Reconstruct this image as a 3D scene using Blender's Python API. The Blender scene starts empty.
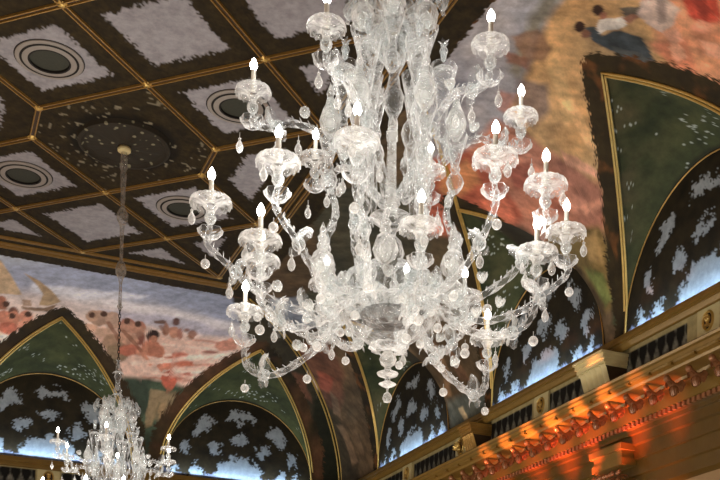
import bpy, bmesh, math, random
import numpy as np
from mathutils import Vector, Matrix
random.seed(7)
col = bpy.context.scene.collection
U = 7.0            # metres per plan unit
EYE = 1.6          # eye height
PI = math.pi
# ---- measured room (plan units, z above the eye) ----
MX, MY, C, E_ = 0.3199, 1.9549, 0.1435, 0.0991
HH = E_/2
W, D, H = 1.0683, 2.8964, 0.673
AC, CH = 0.37, 0.327      # cove depth / rise
XE, YE = W-AC, D-AC       # edge of the flat ceiling
XL = 2*MX-W               # left wall
Y0 = -0.75                # rear wall
A_, S_ = 0.182, 0.202     # penetration depth / half width
def m3(x, y, z): return Vector((x*U, y*U, EYE+z*U))

# ---------------------------------------------------------------- materials
def lin(c):
    return tuple(((v/255.)/12.92 if v/255. <= .04045 else ((v/255.+.055)/1.055)**2.4) for v in c)
def new_mat(name):
    m = bpy.data.materials.new(name); m.use_nodes = True
    nt = m.node_tree; nt.nodes.clear()
    out = nt.nodes.new('ShaderNodeOutputMaterial')
    return m, nt, out
def principled(name, rgb, rough=.6, metal=0., bump=0., bscale=40., var=.0, vscale=12., spec=.5):
    m, nt, out = new_mat(name)
    b = nt.nodes.new('ShaderNodeBsdfPrincipled')
    b.inputs['Roughness'].default_value = rough; b.inputs['Metallic'].default_value = metal
    b.inputs['Specular IOR Level'].default_value = spec
    c = lin(rgb)
    b.inputs['Base Color'].default_value = (*c, 1)
    tc = nt.nodes.new('ShaderNodeTexCoord')
    if var:
        n = nt.nodes.new('ShaderNodeTexNoise'); n.inputs['Scale'].default_value = vscale; n.inputs['Detail'].default_value = 4
        nt.links.new(tc.outputs['Object'], n.inputs['Vector'])
        mx = nt.nodes.new('ShaderNodeMix'); mx.data_type = 'RGBA'
        mx.inputs['A'].default_value = (*[v*(1-var) for v in c], 1); mx.inputs['B'].default_value = (*[min(1, v*(1+var)) for v in c], 1)
        nt.links.new(n.outputs['Fac'], mx.inputs['Factor']); nt.links.new(mx.outputs['Result'], b.inputs['Base Color'])
    if bump:
        n = nt.nodes.new('ShaderNodeTexNoise'); n.inputs['Scale'].default_value = bscale
        nt.links.new(tc.outputs['Object'], n.inputs['Vector'])
        bp = nt.nodes.new('ShaderNodeBump'); bp.inputs['Strength'].default_value = bump; bp.inputs['Distance'].default_value = .01
        nt.links.new(n.outputs['Fac'], bp.inputs['Height']); nt.links.new(bp.outputs['Normal'], b.inputs['Normal'])
    nt.links.new(b.outputs['BSDF'], out.inputs['Surface'])
    return m
def paint_mat(name, rough=.75):
    """fresco: colour attribute painted by the script + fine procedural mottling"""
    m, nt, out = new_mat(name)
    b = nt.nodes.new('ShaderNodeBsdfPrincipled'); b.inputs['Roughness'].default_value = rough
    b.inputs['Specular IOR Level'].default_value = .25
    a = nt.nodes.new('ShaderNodeAttribute'); a.attribute_name = 'paint'
    tc = nt.nodes.new('ShaderNodeTexCoord')
    n = nt.nodes.new('ShaderNodeTexNoise'); n.inputs['Scale'].default_value = 9; n.inputs['Detail'].default_value = 8; n.inputs['Roughness'].default_value = .7
    nt.links.new(tc.outputs['Object'], n.inputs['Vector'])
    mr = nt.nodes.new('ShaderNodeMapRange'); mr.inputs['From Min'].default_value = .3; mr.inputs['From Max'].default_value = .7
    mr.inputs['To Min'].default_value = .72; mr.inputs['To Max'].default_value = 1.25
    nt.links.new(n.outputs['Fac'], mr.inputs['Value'])
    vm = nt.nodes.new('ShaderNodeVectorMath'); vm.operation = 'SCALE'
    nt.links.new(a.outputs['Color'], vm.inputs[0]); nt.links.new(mr.outputs['Result'], vm.inputs['Scale'])
    nt.links.new(vm.outputs['Vector'], b.inputs['Base Color'])
    nt.links.new(b.outputs['BSDF'], out.inputs['Surface'])
    return m
def emis(name, rgb, strength):
    m, nt, out = new_mat(name)
    e = nt.nodes.new('ShaderNodeEmission'); e.inputs['Color'].default_value = (*rgb, 1); e.inputs['Strength'].default_value = strength
    nt.links.new(e.outputs['Emission'], out.inputs['Surface'])
    m.cycles.emission_sampling = 'NONE'
    return m
def glass_mat(name, tint, lo, hi, glow=.0, rough=.18):
    """blown glass: clear where seen face on, milky and bright towards its edges"""
    m, nt, out = new_mat(name)
    tr = nt.nodes.new('ShaderNodeBsdfTransparent'); tr.inputs['Color'].default_value = (.96, .97, .97, 1)
    b = nt.nodes.new('ShaderNodeBsdfPrincipled'); b.inputs['Base Color'].default_value = (*tint, 1)
    b.inputs['Roughness'].default_value = rough; b.inputs['Specular IOR Level'].default_value = 1.0
    b.inputs['Emission Color'].default_value = (*tint, 1); b.inputs['Emission Strength'].default_value = glow  # faint glow of its own, standing in for scattered bulb light
    tl = nt.nodes.new('ShaderNodeBsdfTranslucent'); tl.inputs['Color'].default_value = (*tint, 1)
    ms = nt.nodes.new('ShaderNodeMixShader'); ms.inputs['Fac'].default_value = .35
    nt.links.new(b.outputs['BSDF'], ms.inputs[1]); nt.links.new(tl.outputs['BSDF'], ms.inputs[2])
    lw = nt.nodes.new('ShaderNodeLayerWeight'); lw.inputs['Blend'].default_value = .45
    tc = nt.nodes.new('ShaderNodeTexCoord')
    n = nt.nodes.new('ShaderNodeTexNoise'); n.inputs['Scale'].default_value = 28; n.inputs['Detail'].default_value = 3
    nt.links.new(tc.outputs['Object'], n.inputs['Vector'])
    bp = nt.nodes.new('ShaderNodeBump'); bp.inputs['Strength'].default_value = .9; bp.inputs['Distance'].default_value = .02
    nt.links.new(n.outputs['Fac'], bp.inputs['Height']); nt.links.new(bp.outputs['Normal'], b.inputs['Normal'])
    nt.links.new(bp.outputs['Normal'], lw.inputs['Normal'])
    mr = nt.nodes.new('ShaderNodeMapRange'); mr.inputs['From Min'].default_value = .12; mr.inputs['From Max'].default_value = .72
    mr.inputs['To Min'].default_value = lo; mr.inputs['To Max'].default_value = hi
    nt.links.new(lw.outputs['Facing'], mr.inputs['Value'])
    mx = nt.nodes.new('ShaderNodeMixShader')
    n2 = nt.nodes.new('ShaderNodeTexVoronoi'); n2.inputs['Scale'].default_value = 16
    nt.links.new(tc.outputs['Object'], n2.inputs['Vector'])
    m2 = nt.nodes.new('ShaderNodeMapRange'); m2.inputs['From Min'].default_value = .1; m2.inputs['From Max'].default_value = .7
    m2.inputs['To Min'].default_value = 1.1; m2.inputs['To Max'].default_value = .45
    nt.links.new(n2.outputs['Distance'], m2.inputs['Value'])
    ml = nt.nodes.new('ShaderNodeMath'); ml.operation = 'MULTIPLY'; ml.use_clamp = True
    nt.links.new(mr.outputs['Result'], ml.inputs[0]); nt.links.new(m2.outputs['Result'], ml.inputs[1])
    nt.links.new(ml.outputs['Value'], mx.inputs['Fac']); nt.links.new(tr.outputs['BSDF'], mx.inputs[1]); nt.links.new(ms.outputs['Shader'], mx.inputs[2])
    nt.links.new(mx.outputs['Shader'], out.inputs['Surface'])
    return m
M = {}
M['gold'] = principled('gilded_wood', (170, 134, 70), .35, .5, bump=.3, bscale=60, var=.3, vscale=20)
M['gold_bright'] = principled('bright_gilding', (216, 184, 104), .3, .45, bump=.2, bscale=50, var=.2)
M['brown'] = principled('dark_brown_wood', (60, 44, 24), .6, var=.3)
M['cornice'] = principled('olive_gold_plaster', (128, 102, 46), .38, .2, bump=.15, bscale=30, var=.22, vscale=6)
M['cream'] = principled('cream_plaster', (214, 202, 150), .6, bump=.2, bscale=30, var=.15)
M['wall'] = principled('warm_wall_plaster', (150, 122, 84), .8, bump=.1, var=.15)
M['floor'] = principled('parquet_wood', (120, 80, 48), .35, var=.3)
M['lowcornice'] = principled('dark_olive_moulding', (98, 76, 32), .3, .25, bump=.2, bscale=20, var=.3, vscale=5)
M['ornament'] = principled('carved_ornament', (150, 104, 70), .3, .15, bump=.4, bscale=50, var=.4, vscale=25)
M['ventring'] = principled('grey_vent_ring', (150, 146, 140), .6, var=.1)
M['ventdark'] = principled('dark_vent_grille', (52, 56, 46), .7, var=.3, vscale=30)
M['dark'] = principled('vent_shade_black', (18, 16, 14), .8, var=.1)
M['paint'] = paint_mat('fresco_paint')
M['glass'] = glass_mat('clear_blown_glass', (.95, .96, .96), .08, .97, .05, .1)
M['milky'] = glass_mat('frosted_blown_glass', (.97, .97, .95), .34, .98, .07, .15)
M['bowldark'] = glass_mat('bowl_darkness', (.10, .085, .08), .85, .97, .0)
M['clear'] = glass_mat('thin_clear_glass', (.93, .94, .94), .03, .62, .0, .1)
M['rodglass'] = glass_mat('grey_sleeve_glass', (.58, .55, .50), .5, .95, .0)
M['candle'] = principled('white_candle_tube', (236, 232, 220), .5, var=.05)
M['bulb'] = emis('lit_bulb', (1.0, .97, .92), 40)
M['iron'] = principled('dark_chain_iron', (52, 46, 40), .5, .6, var=.2)

# ---------------------------------------------------------------- object helpers
def link_mesh(name, me, parent=None):
    o = bpy.data.objects.new(name, me); col.objects.link(o)
    if parent: o.parent = parent
    return o
def obj(name, bm, mats, parent=None, smooth=True):
    me = bpy.data.meshes.new(name); bm.to_mesh(me); bm.free()
    for m in (mats if isinstance(mats, (list, tuple)) else [mats]): me.materials.append(m)
    if smooth:
        me.polygons.foreach_set('use_smooth', [True]*len(me.polygons))
        me.set_sharp_from_angle(angle=math.radians(40))
    return link_mesh(name, me, parent)
def thing(name, label, cat, loc=(0, 0, 0), rotz=0, group=None):
    o = bpy.data.objects.new(name, None); col.objects.link(o)
    o.location = loc; o.rotation_euler = (0, 0, rotz); o.empty_display_size = .1
    o['label'] = label; o['category'] = cat
    if group: o['group'] = group
    return o
def tag(o, label, cat, group=None):
    o['label'] = label; o['category'] = cat
    if group: o['group'] = group
    return o
def struct(o):
    o['kind'] = 'structure'; return o
def bevel_all(bm, w, seg=2):
    bmesh.ops.bevel(bm, geom=list(bm.edges), offset=w, segments=seg, affect='EDGES', clamp_overlap=True)
def add_box(bm, lo, hi):
    vs = [bm.verts.new((x, y, z)) for x in (lo[0], hi[0]) for y in (lo[1], hi[1]) for z in (lo[2], hi[2])]
    for f in ((0, 1, 3, 2), (4, 6, 7, 5), (0, 4, 5, 1), (2, 3, 7, 6), (0, 2, 6, 4), (1, 5, 7, 3)):
        bm.faces.new([vs[i] for i in f])
    return vs
def add_lathe(bm, prof, seg=16, mat=None, scallop=None):
    """prof: (r, z) list; scallop(i, ang) -> (radius factor, dz)"""
    rings = []
    for i, (r, z) in enumerate(prof):
        if r < 1e-6:
            rings.append([bm.verts.new((mat @ Vector((0, 0, z))) if mat else (0, 0, z))])
        else:
            ring = []
            for k in range(seg):
                a = 2*PI*k/seg; f, dz = (scallop(i, a) if scallop else (1, 0))
                p = Vector((r*f*math.cos(a), r*f*math.sin(a), z+dz))
                ring.append(bm.verts.new(mat @ p if mat else p))
            rings.append(ring)
    for a, b in zip(rings[:-1], rings[1:]):
        for k in range(seg):
            k2 = (k+1) % seg
            q = [a[k % len(a)], a[k2 % len(a)], b[k2 % len(b)], b[k % len(b)]]
            q2 = []
            for v in q:
                if v not in q2: q2.append(v)
            if len(q2) >= 3: bm.faces.new(q2)
def add_ball(bm, p, r, seg=10, sz=1.):
    n = 6
    add_lathe(bm, [(r*math.sin(PI*i/n), -r*sz*math.cos(PI*i/n)) for i in range(n+1)], seg, Matrix.Translation(p))
def catmull(pts, n):
    pts = [Vector(p) for p in pts]; P = [2*pts[0]-pts[1]]+pts+[2*pts[-1]-pts[-2]]; out = []
    for i in range(len(pts)-1):
        p0, p1, p2, p3 = P[i:i+4]
        for k in range(n):
            t = k/n
            out.append(.5*((2*p1)+(p2-p0)*t+(2*p0-5*p1+4*p2-p3)*t*t+(3*p1-p0-3*p2+p3)*t**3))
    out.append(pts[-1]); return out
def add_tube(bm, pts, rad, seg=8, twist=0., star=0., cap=True):
    pts = [Vector(p) for p in pts]; rings = []
    T = (pts[1]-pts[0]).normalized(); N = T.orthogonal().normalized()
    for i, p in enumerate(pts):
        t = (pts[min(i+1, len(pts)-1)]-pts[max(i-1, 0)]).normalized()
        N = (N-t*N.dot(t)).normalized(); B = t.cross(N)
        r = rad(i/(len(pts)-1)) if callable(rad) else rad
        ring = []
        for k in range(seg):
            a = 2*PI*k/seg; rr = r*(1+(star if k % 2 else -star)); a2 = a+twist*i
            ring.append(bm.verts.new(p+N*(rr*math.cos(a2))+B*(rr*math.sin(a2))))
        rings.append(ring)
    for a, b in zip(rings[:-1], rings[1:]):
        for k in range(seg): bm.faces.new((a[k], a[(k+1) % seg], b[(k+1) % seg], b[k]))
    if cap: bm.faces.new(rings[0][::-1]); bm.faces.new(rings[-1])
def add_leaf(bm, base, d, up, L, wd, curl=.4, th=.12, n=6, ribs=True):
    """curled pointed glass leaf with a serrated edge"""
    d = Vector(d).normalized(); up = Vector(up); up = (up-d*up.dot(d)).normalized(); s = d.cross(up)
    base = Vector(base); top = []; bot = []
    for i in range(n+1):
        t = i/n; w = wd*math.sin(PI*min(1, (t*.92+.08)))**.7*(1 if (i % 2 or not ribs) else .78)
        ang = curl*t*1.6
        c = base+d*(L*math.sin(ang)/max(ang, 1e-3)*t if False else L*t*math.cos(ang*.6))+up*(L*t*math.sin(ang*.6))
        h = up*(wd*th)
        if i == n: top.append([bm.verts.new(c)]); bot.append(top[-1])
        else:
            top.append([bm.verts.new(c-s*w+up*w*.25), bm.verts.new(c+h), bm.verts.new(c+s*w+up*w*.25)])
            bot.append([top[-1][0], bm.verts.new(c-h), top[-1][2]])
    for L_ in (top, bot):
        for a, b in zip(L_[:-1], L_[1:]):
            if len(b) == 1:
                bm.faces.new((a[0], a[1], b[0])); bm.faces.new((a[1], a[2], b[0]))
            else:
                bm.faces.new((a[0], a[1], b[1], b[0])); bm.faces.new((a[1], a[2], b[2], b[1]))

# ---------------------------------------------------------------- numpy painting
def _h(ix, iy, s):
    v = np.sin(ix*127.1+iy*311.7+s*74.7)*43758.5453
    return v-np.floor(v)
def noise(x, y, s=0):
    ix, iy = np.floor(x), np.floor(y); fx, fy = x-ix, y-iy
    fx = fx*fx*(3-2*fx); fy = fy*fy*(3-2*fy)
    return (_h(ix, iy, s)*(1-fx)+_h(ix+1, iy, s)*fx)*(1-fy)+(_h(ix, iy+1, s)*(1-fx)+_h(ix+1, iy+1, s)*fx)*fy
def fbm(x, y, s=0, o=4):
    r = 0; a = .5; t = 0
    for k in range(o):
        r = r+a*noise(x*2**k, y*2**k, s+k*3.3); t += a; a *= .55
    return r/t
def srgb(c): return np.array(lin(c))
def mixc(c, k, m): m = np.clip(m, 0, 1)[..., None]; return c*(1-m)+np.asarray(k)*m
def seg_dist_poly(x, y, poly):
    """signed distance, positive inside"""
    d = np.full(x.shape, 1e9); ins = np.zeros(x.shape, bool); n = len(poly)
    for i in range(n):
        x1, y1 = poly[i]; x2, y2 = poly[(i+1) % n]
        ex, ey = x2-x1, y2-y1; L = ex*ex+ey*ey+1e-12
        t = np.clip(((x-x1)*ex+(y-y1)*ey)/L, 0, 1)
        d = np.minimum(d, np.hypot(x-x1-t*ex, y-y1-t*ey))
        c = ((y1 > y) != (y2 > y)) & (x < ex*(y-y1)/(ey+1e-12)+x1)
        ins ^= c
    return np.where(ins, d, -d)
def brush(c, x, y, poly, rgb, soft=.004, warp=.006, wf=60, alpha=1., seed=0, shade=0.):
    nx = x+(fbm(x*wf, y*wf, seed, 3)-.5)*2*warp; ny = y+(fbm(x*wf+9, y*wf+5, seed+1, 3)-.5)*2*warp
    s = seg_dist_poly(nx, ny, poly)
    k = srgb(rgb)[None]*np.ones(c.shape)
    if shade: k = k*(1+shade*(fbm(x*wf*.8, y*wf*.8, seed+4, 3)-.5)[..., None]*2)
    m = np.clip(s/soft+.5, 0, 1)*alpha
    return c*(1-m[..., None])+k*m[..., None]
def grid_mesh(name, P, colr, mat, parent=None, smooth=True):
    """P: (nu, nv, 3) metres, colr: (nu, nv, 3) linear"""
    nu, nv = P.shape[:2]
    idx = np.arange(nu*nv).reshape(nu, nv)
    q = np.stack([idx[:-1, :-1], idx[1:, :-1], idx[1:, 1:], idx[:-1, 1:]], -1).reshape(-1, 4)
    me = bpy.data.meshes.new(name)
    me.vertices.add(nu*nv); me.vertices.foreach_set('co', P.reshape(-1).astype(np.float32))
    me.loops.add(q.size); me.loops.foreach_set('vertex_index', q.reshape(-1).astype(np.int32))
    me.polygons.add(len(q)); me.polygons.foreach_set('loop_start', np.arange(0, q.size, 4, dtype=np.int32))
    me.update(calc_edges=True); me.validate()
    if colr is not None:
        at = me.color_attributes.new('paint', 'FLOAT_COLOR', 'POINT')
        c4 = np.ones((nu*nv, 4), np.float32); c4[:, :3] = np.clip(colr.reshape(-1, 3), 0, 1)
        at.data.foreach_set('color', c4.reshape(-1))
    me.materials.append(mat)
    if smooth: me.polygons.foreach_set('use_smooth', [True]*len(me.polygons))
    return link_mesh(name, me, parent)
def to_m(X, Y, Z): return np.stack([X*U, Y*U, EYE+Z*U], -1)

# fresco shapes, in the wall's own (along, cove angle) coordinates
SHAPES = {
'F': [
 (((0.1125,0.4696),(0.2845,0.5645),(0.5332,0.5888),(0.7162,0.5798),(0.7637,0.4278),(0.4954,0.4601),(0.301,0.4406),(0.116,0.4138)),(135,145,168),0.04058,0.01739,0.8,0.12),
 (((0.301,0.4406),(0.4304,0.4487),(0.6143,0.4444),(0.7637,0.4278),(0.7718,0.4006),(0.5757,0.4089),(0.4128,0.4225),(0.3044,0.4145)),(210,208,211),0.01661,0.01107,0.7,0.1),
 (((0.2364,0.4502),(0.3824,0.4723),(0.4906,0.4829),(0.4727,0.4611),(0.3453,0.432),(0.2386,0.4302)),(205,208,216),0.01101,0.00826,0.7,0.1),
 (((0.3926,0.4106),(0.5258,0.4242),(0.695,0.4104),(0.7503,0.3886),(0.6055,0.3824),(0.4421,0.3836)),(155,155,172),0.0164,0.01093,0.7,0.1),
 (((0.1209,0.3367),(0.7784,0.3779),(0.8179,0.2199),(0.1329,0.1184)),(210,177,160),0.03474,0.01489,0.9,0.12),
 (((0.4754,0.2959),(0.7654,0.3333),(0.7525,0.3246),(0.4854,0.2922)),(226,204,190),0.00524,0.00524,0.8,0.2),
 (((0.4949,0.2773),(0.747,0.3055),(0.7338,0.2972),(0.505,0.2736)),(176,117,97),0.00519,0.00519,0.8,0.2),
 (((0.5332,0.262),(0.7156,0.2766),(0.7022,0.2685),(0.5434,0.2583)),(226,204,190),0.00516,0.00516,0.8,0.2),
 (((0.5129,0.237),(0.6957,0.2506),(0.682,0.2428),(0.5231,0.2333)),(176,117,97),0.00511,0.00511,0.8,0.2),
 (((0.5446,0.3322),(0.7352,0.3524),(0.7225,0.3435),(0.5549,0.3283)),(226,204,190),0.00533,0.00533,0.8,0.2),
 (((0.6097,0.364),(0.7539,0.3759),(0.7415,0.3666),(0.6203,0.36)),(176,117,97),0.00547,0.00547,0.8,0.2),
 (((0.1879,0.2885),(0.2537,0.285),(0.2412,0.2774),(0.1968,0.285)),(226,204,190),0.00474,0.00474,0.8,0.2),
 (((0.1942,0.2638),(0.278,0.2631),(0.2653,0.2557),(0.2032,0.2602)),(176,117,97),0.00473,0.00473,0.8,0.2),
 (((0.5159,0.2162),(0.6384,0.2195),(0.6246,0.2119),(0.5261,0.2126)),(226,204,190),0.00506,0.00506,0.8,0.2),
 (((0.4778,0.2313),(0.5622,0.2316),(0.6741,0.2305),(0.7337,0.2512),(0.8278,0.1663),(0.7903,-0.0016),(0.4131,-0.048),(0.4545,0.1143)),(63,77,59),0.01273,0.01018,1,0.35),
 (((0.4615,0.2286),(0.5381,0.2304),(0.5481,0.1532),(0.5014,0.0692),(0.4688,0.1163)),(50,61,49),0.01242,0.00745,0.9,0.3),
 (((0.5425,0.1993),(0.6039,0.2007),(0.6048,0.1351),(0.5766,0.1182),(0.5487,0.1481)),(111,98,72),0.00757,0.00505,0.8,0.3),
 (((0.5483,0.1923),(0.5679,0.1926),(0.5569,0.1155),(0.5405,0.1055)),(136,115,83),0.00502,0.00251,0.9,0.2),
 (((0.5758,0.1886),(0.5953,0.1915),(0.5889,0.1199),(0.5768,0.1156),(0.5676,0.1559)),(146,121,88),0.00505,0.00253,0.9,0.2),
 (((0.1457,0.5605),(0.173,0.5144),(0.1978,0.4637),(0.2239,0.41),(0.1888,0.4043),(0.1476,0.4002)),(173,153,126),0.00316,0.00132,1,0.15),
 (((0.2202,0.486),(0.2554,0.4668),(0.2841,0.4393),(0.3073,0.4087),(0.2816,0.3898),(0.2624,0.3883),(0.2668,0.4244),(0.2534,0.4481)),(157,137,109),0.00315,0.00131,1,0.15),
 (((0.2252,0.3766),(0.2442,0.378),(0.2739,0.3819),(0.2998,0.4004),(0.2919,0.3769),(0.2581,0.3692),(0.2281,0.3684)),(122,102,85),0.00301,0.00125,1,0.15),
 (((0.2252,0.3978),(0.2441,0.3993),(0.2481,0.3819),(0.2293,0.3775)),(147,124,105),0.00301,0.00126,0.9,0.15),
 (((0.1974,0.3791),(0.1966,0.3686),(0.1927,0.3603),(0.1867,0.3563),(0.1802,0.3576),(0.1751,0.3638),(0.1726,0.3733),(0.1734,0.3839),(0.1773,0.3925),(0.1832,0.3968),(0.1896,0.3955),(0.1948,0.3889)),(142,92,70),0.00393,0.00344,0.95,0.3),
 (((0.2095,0.3387),(0.2082,0.3273),(0.2027,0.3182),(0.1945,0.3137),(0.1858,0.3149),(0.179,0.3214),(0.176,0.3317),(0.1773,0.343),(0.1828,0.3524),(0.1908,0.3572),(0.1994,0.356),(0.2063,0.3492)),(180,119,97),0.00385,0.00337,0.95,0.3),
 (((0.2206,0.358),(0.2198,0.3507),(0.2165,0.3448),(0.2114,0.3418),(0.206,0.3426),(0.2017,0.3468),(0.1997,0.3534),(0.2004,0.3608),(0.2038,0.3668),(0.2088,0.3699),(0.2142,0.3691),(0.2185,0.3648)),(105,68,54),0.00391,0.00342,0.95,0.3),
 (((0.2264,0.3422),(0.2256,0.3322),(0.2216,0.3244),(0.2155,0.3206),(0.2089,0.3218),(0.2036,0.3278),(0.2011,0.3369),(0.202,0.3469),(0.2059,0.355),(0.2119,0.359),(0.2185,0.3577),(0.2238,0.3515)),(186,129,105),0.00388,0.00339,0.95,0.3),
 (((0.2533,0.3536),(0.2522,0.3448),(0.2474,0.3376),(0.2402,0.3338),(0.2325,0.3345),(0.2265,0.3394),(0.2237,0.3473),(0.2249,0.3561),(0.2297,0.3635),(0.2368,0.3674),(0.2444,0.3667),(0.2504,0.3617)),(185,127,105),0.00392,0.00343,0.95,0.3),
 (((0.2687,0.3313),(0.2664,0.3225),(0.2584,0.3149),(0.2468,0.3104),(0.2348,0.3103),(0.2257,0.3144),(0.2218,0.3218),(0.2242,0.3306),(0.2321,0.3383),(0.2436,0.343),(0.2555,0.3432),(0.2647,0.3389)),(195,140,117),0.00388,0.00339,0.95,0.3),
 (((0.2247,0.3142),(0.2225,0.3057),(0.2152,0.2985),(0.2047,0.2943),(0.1939,0.2944),(0.1857,0.2986),(0.1823,0.3059),(0.1845,0.3144),(0.1917,0.3218),(0.2021,0.3261),(0.2128,0.326),(0.2211,0.3217)),(167,98,79),0.00382,0.00334,0.95,0.3),
 (((0.2788,0.339),(0.2777,0.3332),(0.2734,0.3282),(0.2672,0.3254),(0.2606,0.3256),(0.2555,0.3286),(0.2532,0.3337),(0.2543,0.3396),(0.2586,0.3446),(0.2648,0.3475),(0.2713,0.3473),(0.2765,0.3442)),(185,154,131),0.00392,0.00343,0.95,0.3),
 (((0.2146,0.2804),(0.2128,0.2736),(0.2069,0.2678),(0.1985,0.2645),(0.1897,0.2647),(0.1831,0.2682),(0.1804,0.2742),(0.1822,0.281),(0.1881,0.2868),(0.1964,0.2901),(0.2051,0.29),(0.2118,0.2864)),(225,210,197),0.00377,0.0033,0.95,0.3),
 (((0.2438,0.2964),(0.2418,0.292),(0.2358,0.288),(0.2273,0.2854),(0.2186,0.2848),(0.2121,0.2865),(0.2095,0.2899),(0.2114,0.2943),(0.2174,0.2983),(0.2259,0.301),(0.2346,0.3016),(0.2411,0.2999)),(236,220,211),0.00381,0.00334,0.95,0.3),
 (((0.4236,0.3857),(0.4221,0.3728),(0.4139,0.3621),(0.4013,0.3561),(0.3877,0.3564),(0.3768,0.3628),(0.3716,0.3738),(0.3733,0.3865),(0.3813,0.3977),(0.3936,0.4042),(0.407,0.404),(0.418,0.3972)),(147,120,102),0.00414,0.00363,0.95,0.3),
 (((0.3923,0.3847),(0.392,0.3753),(0.3882,0.3677),(0.382,0.364),(0.3752,0.3649),(0.3695,0.3702),(0.3664,0.3787),(0.3668,0.3882),(0.3705,0.396),(0.3765,0.4),(0.3833,0.3991),(0.3891,0.3934)),(166,135,114),0.00413,0.00362,0.95,0.3),
 (((0.4421,0.3836),(0.4421,0.3696),(0.4373,0.3585),(0.429,0.3531),(0.4196,0.3547),(0.4117,0.3629),(0.4072,0.3757),(0.4073,0.3898),(0.4119,0.4015),(0.4199,0.4075),(0.4292,0.4058),(0.4373,0.3969)),(165,138,120),0.00417,0.00365,0.95,0.3),
 (((0.3977,0.3494),(0.3957,0.3431),(0.3882,0.3373),(0.3774,0.3336),(0.3663,0.3329),(0.3577,0.3353),(0.354,0.3403),(0.3561,0.3466),(0.3635,0.3524),(0.3742,0.3563),(0.3853,0.3571),(0.3939,0.3546)),(191,155,131),0.00403,0.00353,0.95,0.3),
 (((0.4349,0.3454),(0.433,0.3377),(0.4257,0.3309),(0.4149,0.3268),(0.4035,0.3264),(0.3946,0.3299),(0.3906,0.3363),(0.3925,0.3439),(0.3998,0.3509),(0.4105,0.3551),(0.4218,0.3555),(0.4307,0.352)),(201,168,145),0.00406,0.00355,0.95,0.3),
 (((0.4806,0.3735),(0.4801,0.361),(0.4743,0.3509),(0.4648,0.3457),(0.4542,0.3467),(0.4454,0.3536),(0.4408,0.3647),(0.4414,0.3772),(0.4471,0.3877),(0.4563,0.3934),(0.4667,0.3924),(0.4757,0.385)),(143,96,79),0.00417,0.00365,0.95,0.3),
 (((0.5039,0.3724),(0.5036,0.3614),(0.4984,0.3525),(0.4899,0.3479),(0.4804,0.3488),(0.4726,0.3548),(0.4684,0.3646),(0.4689,0.3756),(0.4739,0.3848),(0.4821,0.3898),(0.4915,0.3889),(0.4995,0.3825)),(164,112,92),0.0042,0.00367,0.95,0.3),
 (((0.5073,0.3425),(0.5078,0.3308),(0.5052,0.3217),(0.5,0.3176),(0.4938,0.3195),(0.4882,0.3269),(0.4847,0.3379),(0.4842,0.3497),(0.4867,0.3591),(0.4917,0.3635),(0.4979,0.3615),(0.5036,0.3538)),(114,67,54),0.00414,0.00362,0.95,0.3),
 (((0.4947,0.334),(0.4925,0.3219),(0.4822,0.3115),(0.4668,0.3056),(0.4505,0.3055),(0.4377,0.3113),(0.4317,0.3215),(0.4342,0.3335),(0.4442,0.3442),(0.4593,0.3505),(0.4755,0.3507),(0.4885,0.3446)),(183,139,116),0.00408,0.00357,0.95,0.3),
 (((0.4573,0.3208),(0.4561,0.3092),(0.449,0.2996),(0.4381,0.2946),(0.4264,0.2954),(0.417,0.3018),(0.4125,0.3121),(0.4138,0.3237),(0.4207,0.3335),(0.4313,0.3388),(0.443,0.338),(0.4525,0.3314)),(146,121,95),0.00403,0.00353,0.95,0.3),
 (((0.4799,0.2968),(0.4784,0.2826),(0.4698,0.271),(0.4565,0.2651),(0.4422,0.2662),(0.4309,0.2741),(0.4254,0.2868),(0.427,0.3009),(0.4354,0.3127),(0.4483,0.3191),(0.4624,0.318),(0.474,0.3098)),(118,101,79),0.00401,0.00351,0.95,0.3),
 (((0.5065,0.3074),(0.5042,0.2984),(0.4951,0.2906),(0.4816,0.2859),(0.4676,0.2856),(0.4566,0.2897),(0.4517,0.2971),(0.4541,0.306),(0.4631,0.3139),(0.4763,0.3188),(0.4903,0.3192),(0.5014,0.315)),(165,98,78),0.00405,0.00354,0.95,0.3),
 (((0.4622,0.258),(0.4606,0.247),(0.4532,0.238),(0.442,0.2333),(0.4301,0.2342),(0.4207,0.2404),(0.4163,0.2502),(0.418,0.2611),(0.4253,0.2703),(0.4363,0.2751),(0.4481,0.2743),(0.4576,0.268)),(90,81,62),0.00396,0.00346,0.95,0.3),
 (((0.539,0.3552),(0.5387,0.346),(0.5345,0.3385),(0.5276,0.3347),(0.5197,0.3355),(0.5132,0.3407),(0.5096,0.349),(0.5099,0.3582),(0.514,0.3659),(0.5208,0.3699),(0.5285,0.369),(0.5352,0.3636)),(57,39,32),0.00419,0.00367,0.95,0.3),
 (((0.5378,0.3428),(0.5377,0.3368),(0.5352,0.3319),(0.5309,0.3295),(0.5261,0.3301),(0.5219,0.3336),(0.5197,0.3391),(0.5198,0.3451),(0.5223,0.35),(0.5265,0.3525),(0.5313,0.3519),(0.5355,0.3483)),(143,96,74),0.00417,0.00365,0.95,0.3),
 (((0.5445,0.3204),(0.5438,0.3087),(0.5377,0.2992),(0.5277,0.2943),(0.5168,0.2953),(0.5079,0.302),(0.5032,0.3125),(0.504,0.3242),(0.51,0.3339),(0.5197,0.3391),(0.5305,0.3381),(0.5396,0.3312)),(179,115,92),0.00411,0.0036,0.95,0.3),
 (((0.5605,0.3118),(0.5605,0.3032),(0.5574,0.2964),(0.5519,0.2931),(0.5457,0.2942),(0.5404,0.2995),(0.5374,0.3075),(0.5374,0.3161),(0.5404,0.3231),(0.5457,0.3265),(0.5519,0.3253),(0.5573,0.32)),(186,127,102),0.00413,0.00361,0.95,0.3),
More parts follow.
